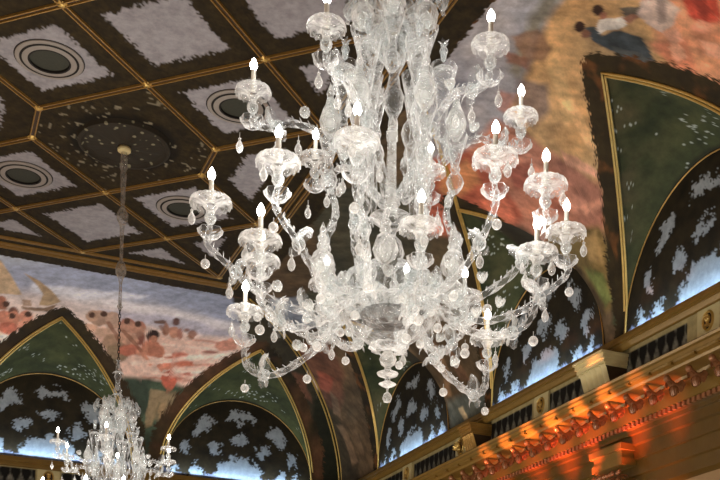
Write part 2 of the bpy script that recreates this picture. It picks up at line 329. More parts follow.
 (((0.5212,0.3044),(0.5203,0.2986),(0.5159,0.2937),(0.5093,0.2909),(0.5021,0.2911),(0.4964,0.2942),(0.4937,0.2993),(0.4946,0.3051),(0.4989,0.3101),(0.5055,0.3129),(0.5126,0.3127),(0.5184,0.3096)),(191,135,111),0.00407,0.00357,0.95,0.3),
 (((0.6245,0.2949),(0.6218,0.2886),(0.6122,0.2828),(0.5982,0.2788),(0.5838,0.2778),(0.5727,0.2799),(0.5679,0.2847),(0.5707,0.2908),(0.5802,0.2967),(0.594,0.3008),(0.6084,0.3019),(0.6196,0.2997)),(189,105,82),0.00414,0.00362,0.95,0.3),
 (((0.5877,0.2826),(0.5873,0.2741),(0.5832,0.2673),(0.5765,0.2639),(0.569,0.2648),(0.5628,0.2698),(0.5595,0.2776),(0.56,0.2861),(0.564,0.293),(0.5706,0.2965),(0.578,0.2956),(0.5843,0.2905)),(201,126,100),0.0041,0.00359,0.95,0.3),
 (((0.5968,0.2454),(0.5959,0.2371),(0.5907,0.2303),(0.5826,0.2268),(0.5739,0.2276),(0.5669,0.2324),(0.5634,0.2399),(0.5643,0.2482),(0.5694,0.255),(0.5774,0.2586),(0.5861,0.2578),(0.5932,0.253)),(189,94,71),0.00407,0.00356,0.95,0.3),
 (((0.6367,0.2575),(0.6347,0.2537),(0.6281,0.2501),(0.6186,0.2476),(0.6089,0.2469),(0.6014,0.2482),(0.5983,0.2511),(0.6003,0.2548),(0.6068,0.2585),(0.6162,0.261),(0.626,0.2617),(0.6335,0.2604)),(177,99,79),0.00411,0.0036,0.95,0.3),
 (((0.6003,0.2243),(0.5995,0.2188),(0.5956,0.2142),(0.5898,0.2119),(0.5836,0.2124),(0.5786,0.2155),(0.5762,0.2204),(0.577,0.2259),(0.5808,0.2305),(0.5866,0.2328),(0.5928,0.2324),(0.5978,0.2292)),(185,101,76),0.00406,0.00356,0.95,0.3),
 (((0.6158,0.3136),(0.6142,0.3089),(0.6079,0.3045),(0.5987,0.3017),(0.5891,0.301),(0.5817,0.3028),(0.5784,0.3065),(0.5801,0.3112),(0.5863,0.3156),(0.5954,0.3185),(0.6049,0.3191),(0.6124,0.3173)),(177,101,81),0.00417,0.00365,0.95,0.3),
 (((0.5469,0.4019),(0.5455,0.3982),(0.5403,0.3945),(0.5327,0.3918),(0.5247,0.3908),(0.5186,0.3918),(0.5158,0.3944),(0.5173,0.3981),(0.5224,0.4018),(0.53,0.4045),(0.5379,0.4055),(0.5441,0.4046)),(94,71,61),0.00433,0.00379,0.95,0.3),
 (((0.5572,0.3812),(0.5584,0.3703),(0.5571,0.3619),(0.5537,0.3583),(0.5492,0.3602),(0.5447,0.3673),(0.5414,0.3776),(0.5402,0.3887),(0.5414,0.3974),(0.5446,0.4013),(0.5492,0.3993),(0.5538,0.3918)),(144,104,85),0.00429,0.00375,0.95,0.3),
 (((0.5757,0.4089),(0.576,0.4022),(0.5738,0.3967),(0.5697,0.3939),(0.5649,0.3946),(0.5606,0.3984),(0.558,0.4046),(0.5577,0.4114),(0.5599,0.417),(0.5639,0.4199),(0.5687,0.4192),(0.5731,0.4152)),(87,57,48),0.0044,0.00385,0.95,0.3),
 (((0.5806,0.3768),(0.5811,0.3673),(0.5783,0.3598),(0.5731,0.3562),(0.5669,0.3574),(0.5614,0.3631),(0.558,0.3718),(0.5575,0.3813),(0.5602,0.389),(0.5652,0.3929),(0.5714,0.3917),(0.577,0.3857)),(169,122,100),0.00429,0.00376,0.95,0.3),
 (((0.591,0.3727),(0.5921,0.3634),(0.591,0.3563),(0.5881,0.3532),(0.5842,0.3548),(0.5803,0.3608),(0.5774,0.3697),(0.5763,0.3791),(0.5773,0.3864),(0.5801,0.3897),(0.584,0.388),(0.5881,0.3817)),(144,98,83),0.0043,0.00376,0.95,0.3),
 (((0.6229,0.3798),(0.6229,0.3733),(0.6197,0.3679),(0.6143,0.365),(0.6082,0.3654),(0.603,0.3689),(0.6001,0.3747),(0.6003,0.3812),(0.6034,0.3867),(0.6086,0.3897),(0.6147,0.3893),(0.6199,0.3857)),(135,98,82),0.00434,0.0038,0.95,0.3),
 (((0.6041,0.3887),(0.6039,0.3853),(0.6019,0.3825),(0.5987,0.3809),(0.5951,0.3809),(0.5921,0.3826),(0.5905,0.3855),(0.5907,0.3889),(0.5927,0.3918),(0.5959,0.3934),(0.5994,0.3934),(0.6025,0.3916)),(116,85,73),0.00436,0.00382,0.95,0.3),
 (((0.7273,0.3636),(0.7255,0.3551),(0.7165,0.3475),(0.7028,0.3426),(0.6881,0.3417),(0.6765,0.3451),(0.6709,0.3517),(0.6729,0.36),(0.6817,0.3678),(0.6952,0.3729),(0.7097,0.3739),(0.7215,0.3705)),(181,127,108),0.00437,0.00382,0.95,0.3),
 (((0.724,0.376),(0.7238,0.3693),(0.7198,0.3637),(0.7132,0.3606),(0.7057,0.3607),(0.6994,0.3641),(0.696,0.3698),(0.6962,0.3764),(0.7001,0.3822),(0.7066,0.3854),(0.7141,0.3853),(0.7204,0.3818)),(188,136,116),0.00442,0.00387,0.95,0.3),
 (((0.6846,0.3359),(0.6826,0.3332),(0.676,0.3302),(0.6667,0.3278),(0.6571,0.3265),(0.6499,0.3268),(0.6469,0.3285),(0.6489,0.3311),(0.6554,0.3341),(0.6647,0.3365),(0.6743,0.3378),(0.6815,0.3376)),(143,91,77),0.00428,0.00374,0.95,0.3),
 (((0.7315,0.2851),(0.7282,0.2816),(0.7179,0.2777),(0.7034,0.2745),(0.6887,0.2727),(0.6776,0.2729),(0.6732,0.2749),(0.6765,0.2783),(0.6867,0.2822),(0.7011,0.2855),(0.7158,0.2873),(0.7269,0.2872)),(191,137,116),0.00422,0.00369,0.95,0.3),
 (((0.5063,0.3217),(0.5179,0.3357),(0.539,0.337),(0.5571,0.317),(0.5566,0.2939),(0.5231,0.2935),(0.5028,0.301)),(167,111,89),0.00309,0.00206,1,0.2),
 (((0.5127,0.3259),(0.507,0.2905),(0.5323,0.2673),(0.5384,0.2739),(0.518,0.2954),(0.521,0.3188)),(187,130,105),0.00306,0.00204,1,0.2),
 (((0.5369,0.3594),(0.5366,0.3524),(0.533,0.3466),(0.5271,0.3436),(0.5205,0.344),(0.515,0.3479),(0.5121,0.3541),(0.5125,0.3611),(0.5161,0.3669),(0.5219,0.3701),(0.5284,0.3697),(0.5339,0.3657)),(47,34,30),0.00263,0.00158,1,0.2),
 (((0.5352,0.3453),(0.5351,0.3398),(0.5329,0.3354),(0.529,0.3332),(0.5247,0.3338),(0.521,0.3369),(0.5189,0.3419),(0.519,0.3473),(0.5212,0.3518),(0.525,0.3541),(0.5294,0.3535),(0.5331,0.3503)),(157,110,88),0.00261,0.00156,1,0.2),
 (((0.5608,0.2975),(0.5883,0.3055),(0.6287,0.2985),(0.6362,0.2855),(0.6035,0.2769),(0.5731,0.2828)),(174,104,82),0.00311,0.00259,1,0.2),
 (((0.5539,0.2822),(0.5708,0.2685),(0.5632,0.2562),(0.5464,0.2698)),(190,127,104),0.00255,0.00255,1,0.2),
 (((0.564,0.2508),(0.5812,0.2647),(0.6021,0.2572),(0.6018,0.2299),(0.585,0.2111),(0.5682,0.2245)),(176,95,75),0.00305,0.00254,1,0.2),
 (((0.5978,0.2537),(0.6299,0.2675),(0.6348,0.2544),(0.6049,0.2412)),(167,100,83),0.00308,0.00257,1,0.2),
 (((0.5414,0.207),(0.6051,0.2089),(0.6145,0.1785),(0.601,0.1241),(0.5862,0.1221),(0.5852,0.1742),(0.5651,0.1765),(0.5518,0.1174),(0.5372,0.1154),(0.5409,0.1729)),(130,114,86),0.00378,0.00378,0.9,0.2),
 (((0.6062,0.6829),(0.7047,0.6325),(0.8679,0.4166),(1.0931,0.0345),(0.9526,0.0178),(0.8086,0.3612),(0.7595,0.3738),(0.7247,0.4178),(0.6901,0.4794)),(47,43,30),0.00835,0.00696,1,0.5),
 (((0.8799,0.3117),(0.9134,0.3055),(0.9552,0.2296),(0.9198,0.2414)),(100,67,50),0.00826,0.00826,0.8,0.2),
 (((0.3942,0.3428),(0.4651,0.3826),(0.514,0.3684),(0.4768,0.316),(0.4092,0.3031)),(156,125,106),0.00512,0.00512,0.5,0.6),
 (((0.2005,0.3768),(0.2,0.3723),(0.1977,0.3686),(0.1942,0.3666),(0.1906,0.367),(0.1878,0.3695),(0.1865,0.3736),(0.187,0.3781),(0.1893,0.3819),(0.1927,0.3839),(0.1963,0.3836),(0.1992,0.381)),(69,49,39),0.00246,0.00148,1,0.2),
 (((0.2162,0.3457),(0.2156,0.3413),(0.2133,0.3378),(0.2098,0.3359),(0.2061,0.3363),(0.2032,0.3387),(0.2019,0.3426),(0.2025,0.347),(0.2048,0.3506),(0.2083,0.3525),(0.2119,0.3521),(0.2148,0.3496)),(69,49,39),0.00243,0.00146,1,0.2),
 (((0.2493,0.3585),(0.2488,0.3541),(0.2465,0.3504),(0.243,0.3485),(0.2393,0.3489),(0.2364,0.3514),(0.235,0.3554),(0.2355,0.3598),(0.2378,0.3635),(0.2413,0.3655),(0.245,0.3651),(0.2479,0.3626)),(69,49,39),0.00246,0.00148,1,0.2),
 (((0.4654,0.3859),(0.4653,0.381),(0.4631,0.3771),(0.4596,0.375),(0.4556,0.3754),(0.4523,0.3781),(0.4505,0.3824),(0.4507,0.3872),(0.4528,0.3912),(0.4563,0.3934),(0.4602,0.393),(0.4636,0.3902)),(69,49,39),0.00263,0.00158,1,0.2),
 (((0.4914,0.3823),(0.4913,0.3775),(0.4891,0.3735),(0.4856,0.3715),(0.4816,0.3718),(0.4782,0.3745),(0.4764,0.3788),(0.4765,0.3836),(0.4786,0.3876),(0.4821,0.3898),(0.4861,0.3894),(0.4895,0.3866)),(69,49,39),0.00264,0.00159,1,0.2),
 (((0.4116,0.3956),(0.4114,0.3908),(0.4092,0.3868),(0.4057,0.3847),(0.4019,0.3851),(0.3986,0.3878),(0.3969,0.3921),(0.3972,0.397),(0.3993,0.401),(0.4027,0.4032),(0.4066,0.4028),(0.4098,0.4)),(69,49,39),0.00262,0.00157,1,0.2),
 (((0.3862,0.3864),(0.3859,0.3817),(0.3837,0.3778),(0.3802,0.3757),(0.3764,0.3761),(0.3732,0.3788),(0.3716,0.383),(0.3719,0.3878),(0.374,0.3918),(0.3775,0.3939),(0.3813,0.3935),(0.3845,0.3908)),(69,49,39),0.00259,0.00155,1,0.2),
 (((0.4472,0.3539),(0.4556,0.3588),(0.5088,0.3078),(0.5028,0.301)),(115,76,58),0.00256,0.00256,0.7,0.2),
 (((0.4125,0.3707),(0.4208,0.3756),(0.4542,0.3259),(0.4483,0.3191)),(115,76,58),0.00256,0.00256,0.7,0.2),
 (((0.5295,0.3846),(0.5378,0.3897),(0.5547,0.3647),(0.5492,0.3573)),(115,76,58),0.00267,0.00267,0.7,0.2),
 (((0.5992,0.3681),(0.6077,0.3731),(0.6212,0.3665),(0.6157,0.359)),(115,76,58),0.00269,0.00269,0.7,0.2),
 (((0.4841,0.2699),(0.7368,0.3464),(0.7877,0.3633),(0.7903,0.3541),(0.6471,0.3048),(0.4904,0.2601)),(234,214,198),0.00397,0.00529,0.6,0.2),
 (((0.5106,0.2527),(0.6935,0.2614),(0.697,0.2564),(0.5118,0.2448)),(236,205,186),0.00307,0.00384,0.7,0.2),
],
'R': [
 (((1.2402,0.758),(1.1589,0.4521),(1.2432,0.4544),(1.3669,0.4629),(1.4962,0.4297),(1.6286,0.3809),(1.7457,0.3852),(1.7702,0.4694),(1.5287,0.6046)),(126,130,140),0.01739,0.01043,1,0.25),
 (((1.2701,0.5529),(1.2313,0.4911),(1.3061,0.4755),(1.424,0.5013),(1.5292,0.4957),(1.4594,0.5142)),(150,154,162),0.01611,0.00966,0.6,0.25),
 (((1.2494,0.4873),(1.1861,0.4176),(1.2572,0.3451),(1.2214,0.2554),(1.2548,0.2132),(1.329,0.3233),(1.3952,0.3497),(1.4807,0.2685),(1.5495,0.1587),(1.6376,0.1595),(1.6493,0.2501),(1.5909,0.3324),(1.5428,0.4173),(1.4098,0.454)),(180,142,88),0.01499,0.00833,1,0.25),
 (((1.3025,0.4998),(1.2868,0.4795),(1.3715,0.468),(1.4781,0.44),(1.4725,0.463),(1.3849,0.4838)),(112,108,78),0.01296,0.00648,0.7,0.25),
 (((1.5773,0.4197),(1.5661,0.3387),(1.5208,0.2435),(1.5315,0.1946),(1.6273,0.1735),(1.707,0.2273),(1.7625,0.308),(1.8167,0.3784),(1.7688,0.4327),(1.6798,0.4202)),(160,104,80),0.01418,0.01215,1,0.25),
 (((1.602,0.3868),(1.5879,0.2885),(1.5708,0.2219),(1.6182,0.2351),(1.6506,0.3132),(1.6575,0.3637)),(196,132,104),0.00981,0.00785,0.7,0.25),
 (((1.7834,0.4635),(1.6867,0.426),(1.7053,0.3338),(1.7197,0.2746),(1.8643,0.2908),(1.9604,0.3699),(1.9001,0.4406)),(150,74,50),0.01332,0.0111,1,0.25),
 (((1.7565,0.4386),(1.7017,0.4087),(1.7397,0.3677),(1.8167,0.3784),(1.8214,0.4112)),(176,120,70),0.0108,0.00864,0.8,0.25),
 (((1.7713,0.3493),(1.7148,0.3277),(1.7388,0.2734),(1.811,0.2874)),(190,100,66),0.00865,0.00865,0.8,0.25),
 (((1.6575,0.3637),(1.6074,0.3428),(1.6415,0.308),(1.687,0.323)),(120,60,48),0.00996,0.00598,0.8,0.25),
 (((1.48,0.4474),(1.4578,0.4088),(1.4933,0.3735),(1.5441,0.3736),(1.5427,0.412)),(100,88,86),0.01246,0.00712,0.8,0.25),
 (((1.5189,0.4514),(1.5112,0.4299),(1.5578,0.4088),(1.5602,0.4326)),(150,96,76),0.00915,0.00549,0.7,0.25),
 (((1.4066,0.492),(1.3715,0.468),(1.3892,0.4385),(1.4162,0.4289),(1.4402,0.4579)),(118,90,68),0.0066,0.00495,0.85,0.25),
 (((1.442,0.4841),(1.432,0.4495),(1.4516,0.4416),(1.4614,0.469)),(130,84,62),0.00684,0.00513,0.8,0.25),
 (((1.6851,0.2473),(1.5672,0.1929),(1.575,0.1307),(1.5911,0.0616),(1.6414,0.0492),(1.699,0.1097),(1.7372,0.1968)),(112,92,44),0.01278,0.01065,1,0.25),
 (((1.6277,0.1922),(1.5834,0.1874),(1.594,0.1383),(1.6276,0.1518)),(158,128,72),0.00817,0.00613,0.8,0.25),
 (((1.6473,0.1451),(1.6044,0.1194),(1.5995,0.0734),(1.6237,0.0716)),(96,112,50),0.00856,0.00642,0.8,0.25),
 (((1.5447,0.2187),(1.5089,0.2019),(1.5576,0.0582),(1.558,0.0063),(1.6081,0.0324),(1.5908,0.1229)),(44,54,32),0.01028,0.00617,1,0.25),
 (((1.7182,0.2164),(1.6638,0.1665),(1.6233,0.0732),(1.632,0.0316),(1.6718,0.0997),(1.7097,0.17),(1.7495,0.202)),(62,48,26),0.01098,0.00659,1,0.25),
 (((1.1958,0.4486),(1.0708,0.3359),(1.1851,0.1977),(1.2387,0.2471),(1.2672,0.2966),(1.277,0.3379),(1.2453,0.3727)),(206,142,98),0.01127,0.00846,1,0.25),
 (((1.1838,0.3775),(1.1426,0.3443),(1.1645,0.3122),(1.1898,0.3204),(1.1967,0.3421)),(178,60,32),0.00541,0.00541,1,0.25),
 (((1.2713,0.3519),(1.2216,0.3195),(1.2484,0.2717),(1.2755,0.3054)),(196,116,80),0.00877,0.00731,0.8,0.25),
 (((1.2113,0.329),(1.1526,0.2885),(1.178,0.2595),(1.2243,0.2967)),(190,122,84),0.00833,0.00694,0.8,0.25),
 (((1.3247,0.425),(1.314,0.4173),(1.317,0.4003),(1.2996,0.3939),(1.2842,0.3811),(1.2747,0.3619),(1.2831,0.3459),(1.2849,0.3291),(1.3071,0.3338),(1.3234,0.3568),(1.3312,0.3869),(1.3374,0.405)),(62,70,72),0.00303,0.00303,1,0.4),
 (((1.3228,0.3842),(1.2952,0.3511),(1.2948,0.3324),(1.3122,0.3373),(1.3293,0.3651)),(84,86,80),0.00305,0.00305,0.8,0.4),
 (((1.3227,0.4255),(1.3275,0.4236),(1.3325,0.4236),(1.3364,0.4256),(1.3381,0.429),(1.3372,0.4328),(1.3338,0.4361),(1.329,0.438),(1.324,0.4379),(1.3202,0.4359),(1.3186,0.4326),(1.3195,0.4288)),(52,32,24),0.00231,0.00154,1,0.25),
 (((1.3271,0.4136),(1.3307,0.4123),(1.3347,0.4127),(1.3382,0.4146),(1.34,0.4175),(1.3398,0.4206),(1.3376,0.4232),(1.334,0.4244),(1.3299,0.4241),(1.3266,0.4222),(1.3248,0.4192),(1.325,0.4161)),(120,78,54),0.00232,0.00155,1,0.25),
 (((1.2804,0.4237),(1.2853,0.4217),(1.2905,0.4217),(1.2946,0.4238),(1.2964,0.4274),(1.2955,0.4315),(1.292,0.435),(1.287,0.437),(1.2819,0.4369),(1.2779,0.4348),(1.2762,0.4312),(1.2771,0.4272)),(60,40,30),0.00223,0.00148,1,0.25),
 (((1.2855,0.4153),(1.2888,0.414),(1.2923,0.414),(1.2951,0.4154),(1.2964,0.4177),(1.2958,0.4205),(1.2936,0.4228),(1.2903,0.4242),(1.2868,0.4242),(1.2841,0.4228),(1.2829,0.4204),(1.2834,0.4177)),(150,96,70),0.00223,0.00149,1,0.25),
 (((1.2981,0.4182),(1.2831,0.4088),(1.2702,0.4015),(1.2752,0.3895),(1.2926,0.3921),(1.3056,0.4032),(1.3175,0.405),(1.3123,0.4135)),(206,198,184),0.00224,0.00224,1,0.25),
 (((1.2618,0.4107),(1.239,0.3944),(1.2446,0.3835),(1.2715,0.3904)),(92,84,70),0.00289,0.00289,1,0.25),
 (((1.2728,0.3996),(1.2572,0.3942),(1.2513,0.3852),(1.2719,0.3868)),(150,102,76),0.00218,0.00146,1,0.25),
 (((1.2331,0.3972),(1.2047,0.3841),(1.1992,0.3579),(1.2232,0.3482),(1.2481,0.3491),(1.2522,0.3707),(1.2509,0.3889)),(176,158,146),0.00283,0.00283,1,0.25),
 (((1.2481,0.3491),(1.2231,0.3446),(1.2287,0.3246),(1.2496,0.329)),(206,148,116),0.00286,0.00286,1,0.25),
 (((1.1876,0.3319),(1.1782,0.3122),(1.1977,0.3128),(1.2113,0.329)),(210,140,106),0.00276,0.00276,1,0.25),
 (((2.4873,0.6326),(2.5041,0.5078),(2.5909,0.4086),(2.7883,0.1776),(2.7562,0.0017),(3.0501,0.0646),(2.9643,0.2987),(2.6975,0.4872)),(52,44,28),0.02361,0.01968,0.9,0.25),
 (((2.5072,0.5114),(2.4314,0.4624),(2.4992,0.3769),(2.6004,0.4053),(2.6224,0.4286),(2.5673,0.4752)),(112,122,134),0.01032,0.01032,1,0.15),
 (((2.4314,0.4624),(2.2817,0.4234),(2.4218,0.3547),(2.5133,0.3847)),(60,66,50),0.01596,0.01277,0.8,0.25),
 (((2.6743,0.39),(2.5455,0.3444),(2.6216,0.2598),(2.7588,0.1987),(2.842,0.2398),(2.8035,0.3301)),(98,62,42),0.01859,0.01859,0.9,0.5),
 (((2.7196,0.3067),(2.678,0.2708),(2.7467,0.2501),(2.7852,0.2765)),(136,66,42),0.01128,0.01128,0.9,0.25),
 (((2.7941,0.3077),(2.7609,0.288),(2.85,0.2521),(2.8632,0.2769)),(120,84,60),0.01172,0.01172,0.8,0.25),
 (((2.7467,0.2501),(2.737,0.2221),(2.7775,0.1746),(2.8021,0.1994)),(116,92,66),0.00777,0.00777,0.9,0.25),
 (((2.8243,0.1729),(2.7911,0.1638),(2.7625,0.0527),(2.804,0.0566)),(116,92,64),0.00829,0.00829,0.8,0.25),
 (((2.7588,0.1407),(2.7251,0.1319),(2.7173,0.0614),(2.7552,0.0703)),(104,84,58),0.00811,0.00811,0.8,0.25),
 (((2.2818,0.2616),(2.1588,0.2023),(2.0261,0.123),(2.0593,0.0258),(2.131,-0.0098),(2.2246,-0.0201),(2.2592,0.0819),(2.2812,0.184)),(72,58,36),0.01837,0.01531,0.9,0.4),
 (((2.2034,0.2063),(2.1825,0.1988),(2.2018,0.0772),(2.2279,0.0846)),(118,92,64),0.00908,0.00908,0.7,0.25),
 (((2.171,0.1828),(2.1439,0.1619),(2.1136,0.0851),(2.1539,0.0971)),(104,74,50),0.00882,0.00882,0.7,0.25),
 (((2.2325,0.0744),(2.0453,0.054),(2.043,-0.0004),(2.2246,-0.0201)),(84,94,88),0.01574,0.01259,0.85,0.3),
 (((2.1841,0.0427),(2.1608,0.0408),(2.141,0.0086),(2.1596,0.009)),(186,170,132),0.0048,0.0032,0.9,0.25),
 (((1.9705,0.3762),(1.8657,0.3158),(2.0003,0.1573),(2.1386,0.2189)),(66,58,40),0.02041,0.01276,0.9,0.3),
 (((2.0117,0.5965),(1.823,0.4457),(1.9631,0.357),(2.2154,0.2357),(2.4437,0.3311),(2.2389,0.4829)),(58,60,46),0.02178,0.01361,0.9,0.3),
 (((1.3073,0.5917),(1.2975,0.5663),(1.4876,0.5159),(1.4938,0.5253)),(160,164,172),0.0084,0.00672,0.5,0.25),
 (((1.4632,0.3781),(1.4411,0.3704),(1.4932,0.2568),(1.5121,0.252)),(206,168,112),0.00529,0.00529,0.6,0.25),
 (((1.4162,0.4339),(1.3882,0.4325),(1.4731,0.342),(1.4985,0.3422)),(198,164,104),0.0068,0.0051,0.6,0.25),
 (((1.5419,0.3236),(1.5046,0.2591),(1.506,0.2415),(1.5533,0.3015)),(214,150,120),0.00368,0.00368,0.7,0.25),
 (((1.6334,0.3252),(1.6142,0.2389),(1.6404,0.2437),(1.6598,0.3207)),(134,70,50),0.004,0.004,0.7,0.25),
 (((1.5847,0.238),(1.5175,0.2237),(1.5154,0.2137),(1.588,0.2226)),(206,140,106),0.00382,0.00382,0.7,0.25),
 (((1.295,0.3362),(1.2771,0.3202),(1.26,0.2821),(1.2741,0.281),(1.2979,0.3097)),(160,96,62),0.003,0.003,0.8,0.25),
 (((1.18,0.3567),(1.1653,0.352),(1.1663,0.3295),(1.185,0.3268)),(120,40,26),0.0027,0.0027,0.7,0.25),
 (((1.2155,0.3857),(1.205,0.3806),(1.23,0.3569),(1.2435,0.3601)),(120,106,100),0.00281,0.00211,0.7,0.25),
 (((1.2096,0.3112),(1.1915,0.2927),(1.1985,0.2722),(1.2177,0.2908)),(222,164,130),0.00281,0.00281,0.7,0.25),
 (((1.2566,0.3305),(1.2378,0.3241),(1.2425,0.3037),(1.2619,0.3099)),(222,168,134),0.00291,0.00291,0.7,0.25),
],
}

# ================================================================= ROOM
def paint_shapes(c, S, T, key):
    """S along the wall, T = angle*.35"""
    for n, (poly, rgb, soft, warp, al, sh) in enumerate(SHAPES[key]):
        xs = [p[0] for p in poly]; ys = [p[1] for p in poly]; m_ = soft+warp*2
        k = (S > min(xs)-m_) & (S < max(xs)+m_) & (T > min(ys)-m_) & (T < max(ys)+m_)
        if not k.any(): continue
        c[k] = brush(c[k], S[k], T[k], poly, rgb, soft, warp, .35/max(warp, .002)*.6, al, n, sh)
    return c
def frame_dist(s, a):
    d = np.full(s.shape, 1e9)
    for sg in (-1, 1):
        ex, ey = -sg*S_, A_; L = ex*ex+ey*ey
        t = np.clip(((s-sg*S_)*ex+a*ey)/L, 0, 1)
        d = np.minimum(d, np.hypot(s-sg*S_-t*ex, a-t*ey))
    return d
RIGHT = [1.368, 1.832, 2.43]          # lunette centres along the right wall
FAR = [.315, .785]                    # lunette centres along the far wall
FOL = srgb((58, 48, 26))
def foliage_colour(x, y, f=45):
    n = fbm(x*f, y*f, 5, 4)[..., None]
    return srgb((19, 16, 6))*(1-n)+srgb((64, 53, 25))*n
def cove(along, centres, wall, key, name, far=False, left=None):
    nt = 210
    s = along; a_lo = np.zeros(s.shape)
    for c0 in centres: a_lo = np.maximum(a_lo, A_*(1-np.abs(s-c0)/S_))
    a_hi = np.minimum(AC, (W if far else D)-s)
    if far: a_hi = np.minimum(a_hi, s-XL)
    a_hi = np.maximum(a_hi, 1e-4); a_lo = np.minimum(a_lo, a_hi)
    p0 = np.arccos(1-a_lo/AC); p1 = np.arccos(np.clip(1-a_hi/AC, -1, 1))
    t = np.linspace(0, 1, nt)[None]
    ph = p0[:, None]*(1-t)+p1[:, None]*t
    S = s[:, None]*np.ones_like(ph); T = ph*.35; a = AC*(1-np.cos(ph))
    c = np.zeros(ph.shape+(3,))
    n = fbm(S*14, T*22, 3, 5)[..., None]
    if far:
        g = np.clip((T-.30)/.2, 0, 1)[..., None]
        c[:] = srgb((220, 194, 176))*(1-g)+srgb((156, 166, 178))*g
        st = fbm(S*10+T*4, T*90, 8, 4)[..., None]
        c = c*(.82+.36*st)
    else:
        c[:] = srgb((50, 42, 26))*(1-n)+srgb((104, 84, 56))*n
        near = np.clip((1.28-S)/.1, 0, 1)[..., None]
        c = c*(1-near)+(srgb((190, 132, 90))*(.7+.6*n))*near
    c = paint_shapes(c, S, T, key)
    # loose brushwork: long strokes slanting across the vault
    k1 = fbm((S-T*.8)*70, (S+T)*14, 17, 4); k2 = fbm((S+T*.6)*22, (T-S*.4)*60, 19, 4); k3 = fbm(S*9, T*11, 23, 4)
    lum = c.mean(-1, keepdims=True)
    if not far: c = c*.85+lum*.15
    c = c*(1.5 if far else 1.5)
    amp = .5 if far else 1.0
    c = c*(1+amp*((k1-.5)*.9+(k2-.5)*.7+(k3-.5)*.7))[..., None]
    tint = np.stack([1+(k3-.5)*.30, 1+0*k3, 1-(k3-.5)*.35], -1)
    c = np.clip(c*(1 if far else tint), 0.003, 1)
    # low on the pendentives the painting sinks into dark foliage
    if far:
        m = np.clip((.12-T)/.05+(n[..., 0]-.5)*1.5, 0, 1)
        c = mixc(c, srgb((30, 38, 26)), m*.8)
        m = np.clip((S-.955)/.012+(n[..., 0]-.5)*2, 0, 1)*np.clip((.50-T)/.03, 0, 1)
        c = mixc(c, srgb((34, 36, 22))*(.6+.9*n), m)
    jag = (noise(S*420, T*420, 1)-.5)*.010+(fbm(S*120, T*120, 2, 3)-.5)*.012
    d = np.full(ph.shape, 1e9)
    for c0 in centres:
        fd = frame_dist(S-c0, a)
        if not far and c0 > 1.5: fd = fd+np.clip(-(S-c0)-.02, 0, 1)*.6
        d = np.minimum(d, fd)
    fcol = foliage_colour(S, T)
    if not far: fcol = mixc(fcol, srgb((120, 76, 36)), np.clip((fbm(S*34, T*34, 51, 3)-.58)*5, 0, .7))
    if far:
        r_ = fbm(S*16, T*16, 11, 3)[..., None]
        r_ = np.clip((r_-.35)*1.6, 0, .6)*np.clip((S[..., None]-.5)*6, .15, 1)
        fcol = fcol*(1-r_)+srgb((116, 76, 50))*r_
    wid = .033 if not far else .029
    c = mixc(c, fcol, (wid+jag-d)/.002)
    c = mixc(c, fcol*1.0, (a-(AC-.006)+jag*.6)/.001)
    off = wall-a if not far else None
    P = to_m(wall-a, S, H+CH*np.sin(ph)) if not far else to_m(S, wall-a, H+CH*np.sin(ph))
    o = grid_mesh(name, P, c, M['paint']); struct(o)
    return o
def fine(a, b, step): return np.linspace(a, b, max(2, int(round((b-a)/step))+1))
al = np.unique(np.concatenate([fine(Y0, 1.15, .02), fine(1.15, D-.0005, .0031), np.array(RIGHT)]))
cove(al, RIGHT, W, 'R', 'ceiling_cove')
al = np.unique(np.concatenate([fine(XL+.0005, .1, .02), fine(.1, W-.0005, .0031), np.array(FAR)]))
cove(al, FAR, D, 'F', 'ceiling_cove', far=True)
# left cove, plain continuation of the same painted vault
s = fine(Y0, D-.0005, .02); ph = np.linspace(0, 1, 40)[None]*np.arccos(np.clip(1-np.maximum(np.minimum(AC, D-s), 1e-4)/AC, -1, 1))[:, None]
S = s[:, None]*np.ones_like(ph); a = AC*(1-np.cos(ph)); n = fbm(S*10, ph*8, 3, 5)[..., None]
struct(grid_mesh('ceiling_cove', to_m(XL+a, S, H+CH*np.sin(ph)), srgb((60, 50, 30))*(1-n)+srgb((190, 150, 110))*n, M['paint']))

# ---- flat coffered ceiling
def lattice_d(x, y):
    yy = np.maximum(np.abs(y)-HH, 0)
    def md(v): return np.abs((v+C) % (2*C)-C)
    d1 = md(x+yy-C); d2 = md(x-yy-C)
    return np.minimum(d1, d2)/math.sqrt(2)
xs = fine(XL+AC, XE, .0034); ys = np.unique(np.concatenate([fine(Y0, .85, .02), fine(.85, YE, .0036)]))
X, Y = np.meshgrid(xs, ys, indexing='ij'); lx, ly = X-MX, Y-MY
n1 = fbm(X*30, Y*30, 4, 4)[..., None]
col_c = foliage_colour(X, Y, 95)*.85*(.55+.9*noise(X*300, Y*300, 61)[..., None])
jag = (noise(X*270, Y*270, 1)-.5)*.011+(noise(X*110, Y*110, 2)-.5)*.004
d = lattice_d(lx, ly)
inside = (np.abs(lx) < 2*C) & (ly < 3*C+HH)
edge = np.minimum(2*C-np.abs(lx), 3*C+HH-ly)
dd = np.minimum(d, edge)
med = ((np.abs(lx)+np.maximum(np.abs(ly)-HH, 0)) < C) | ((np.abs(lx)+np.abs(Y-.76)) < C*.98)
sky = srgb((158, 159, 166))*(.93+.14*n1)
m = np.clip((dd-.037+jag)/.0015, 0, 1)*inside*(~med)
col_c = mixc(col_c, sky, m)
rr = np.hypot(lx, ly)
col_c = mixc(col_c, srgb((8, 7, 4)), np.clip((.098-rr)/.012, 0, 1)*(rr > .07)*.8)  # medallion's shadow painted on the ceiling as a dark ring
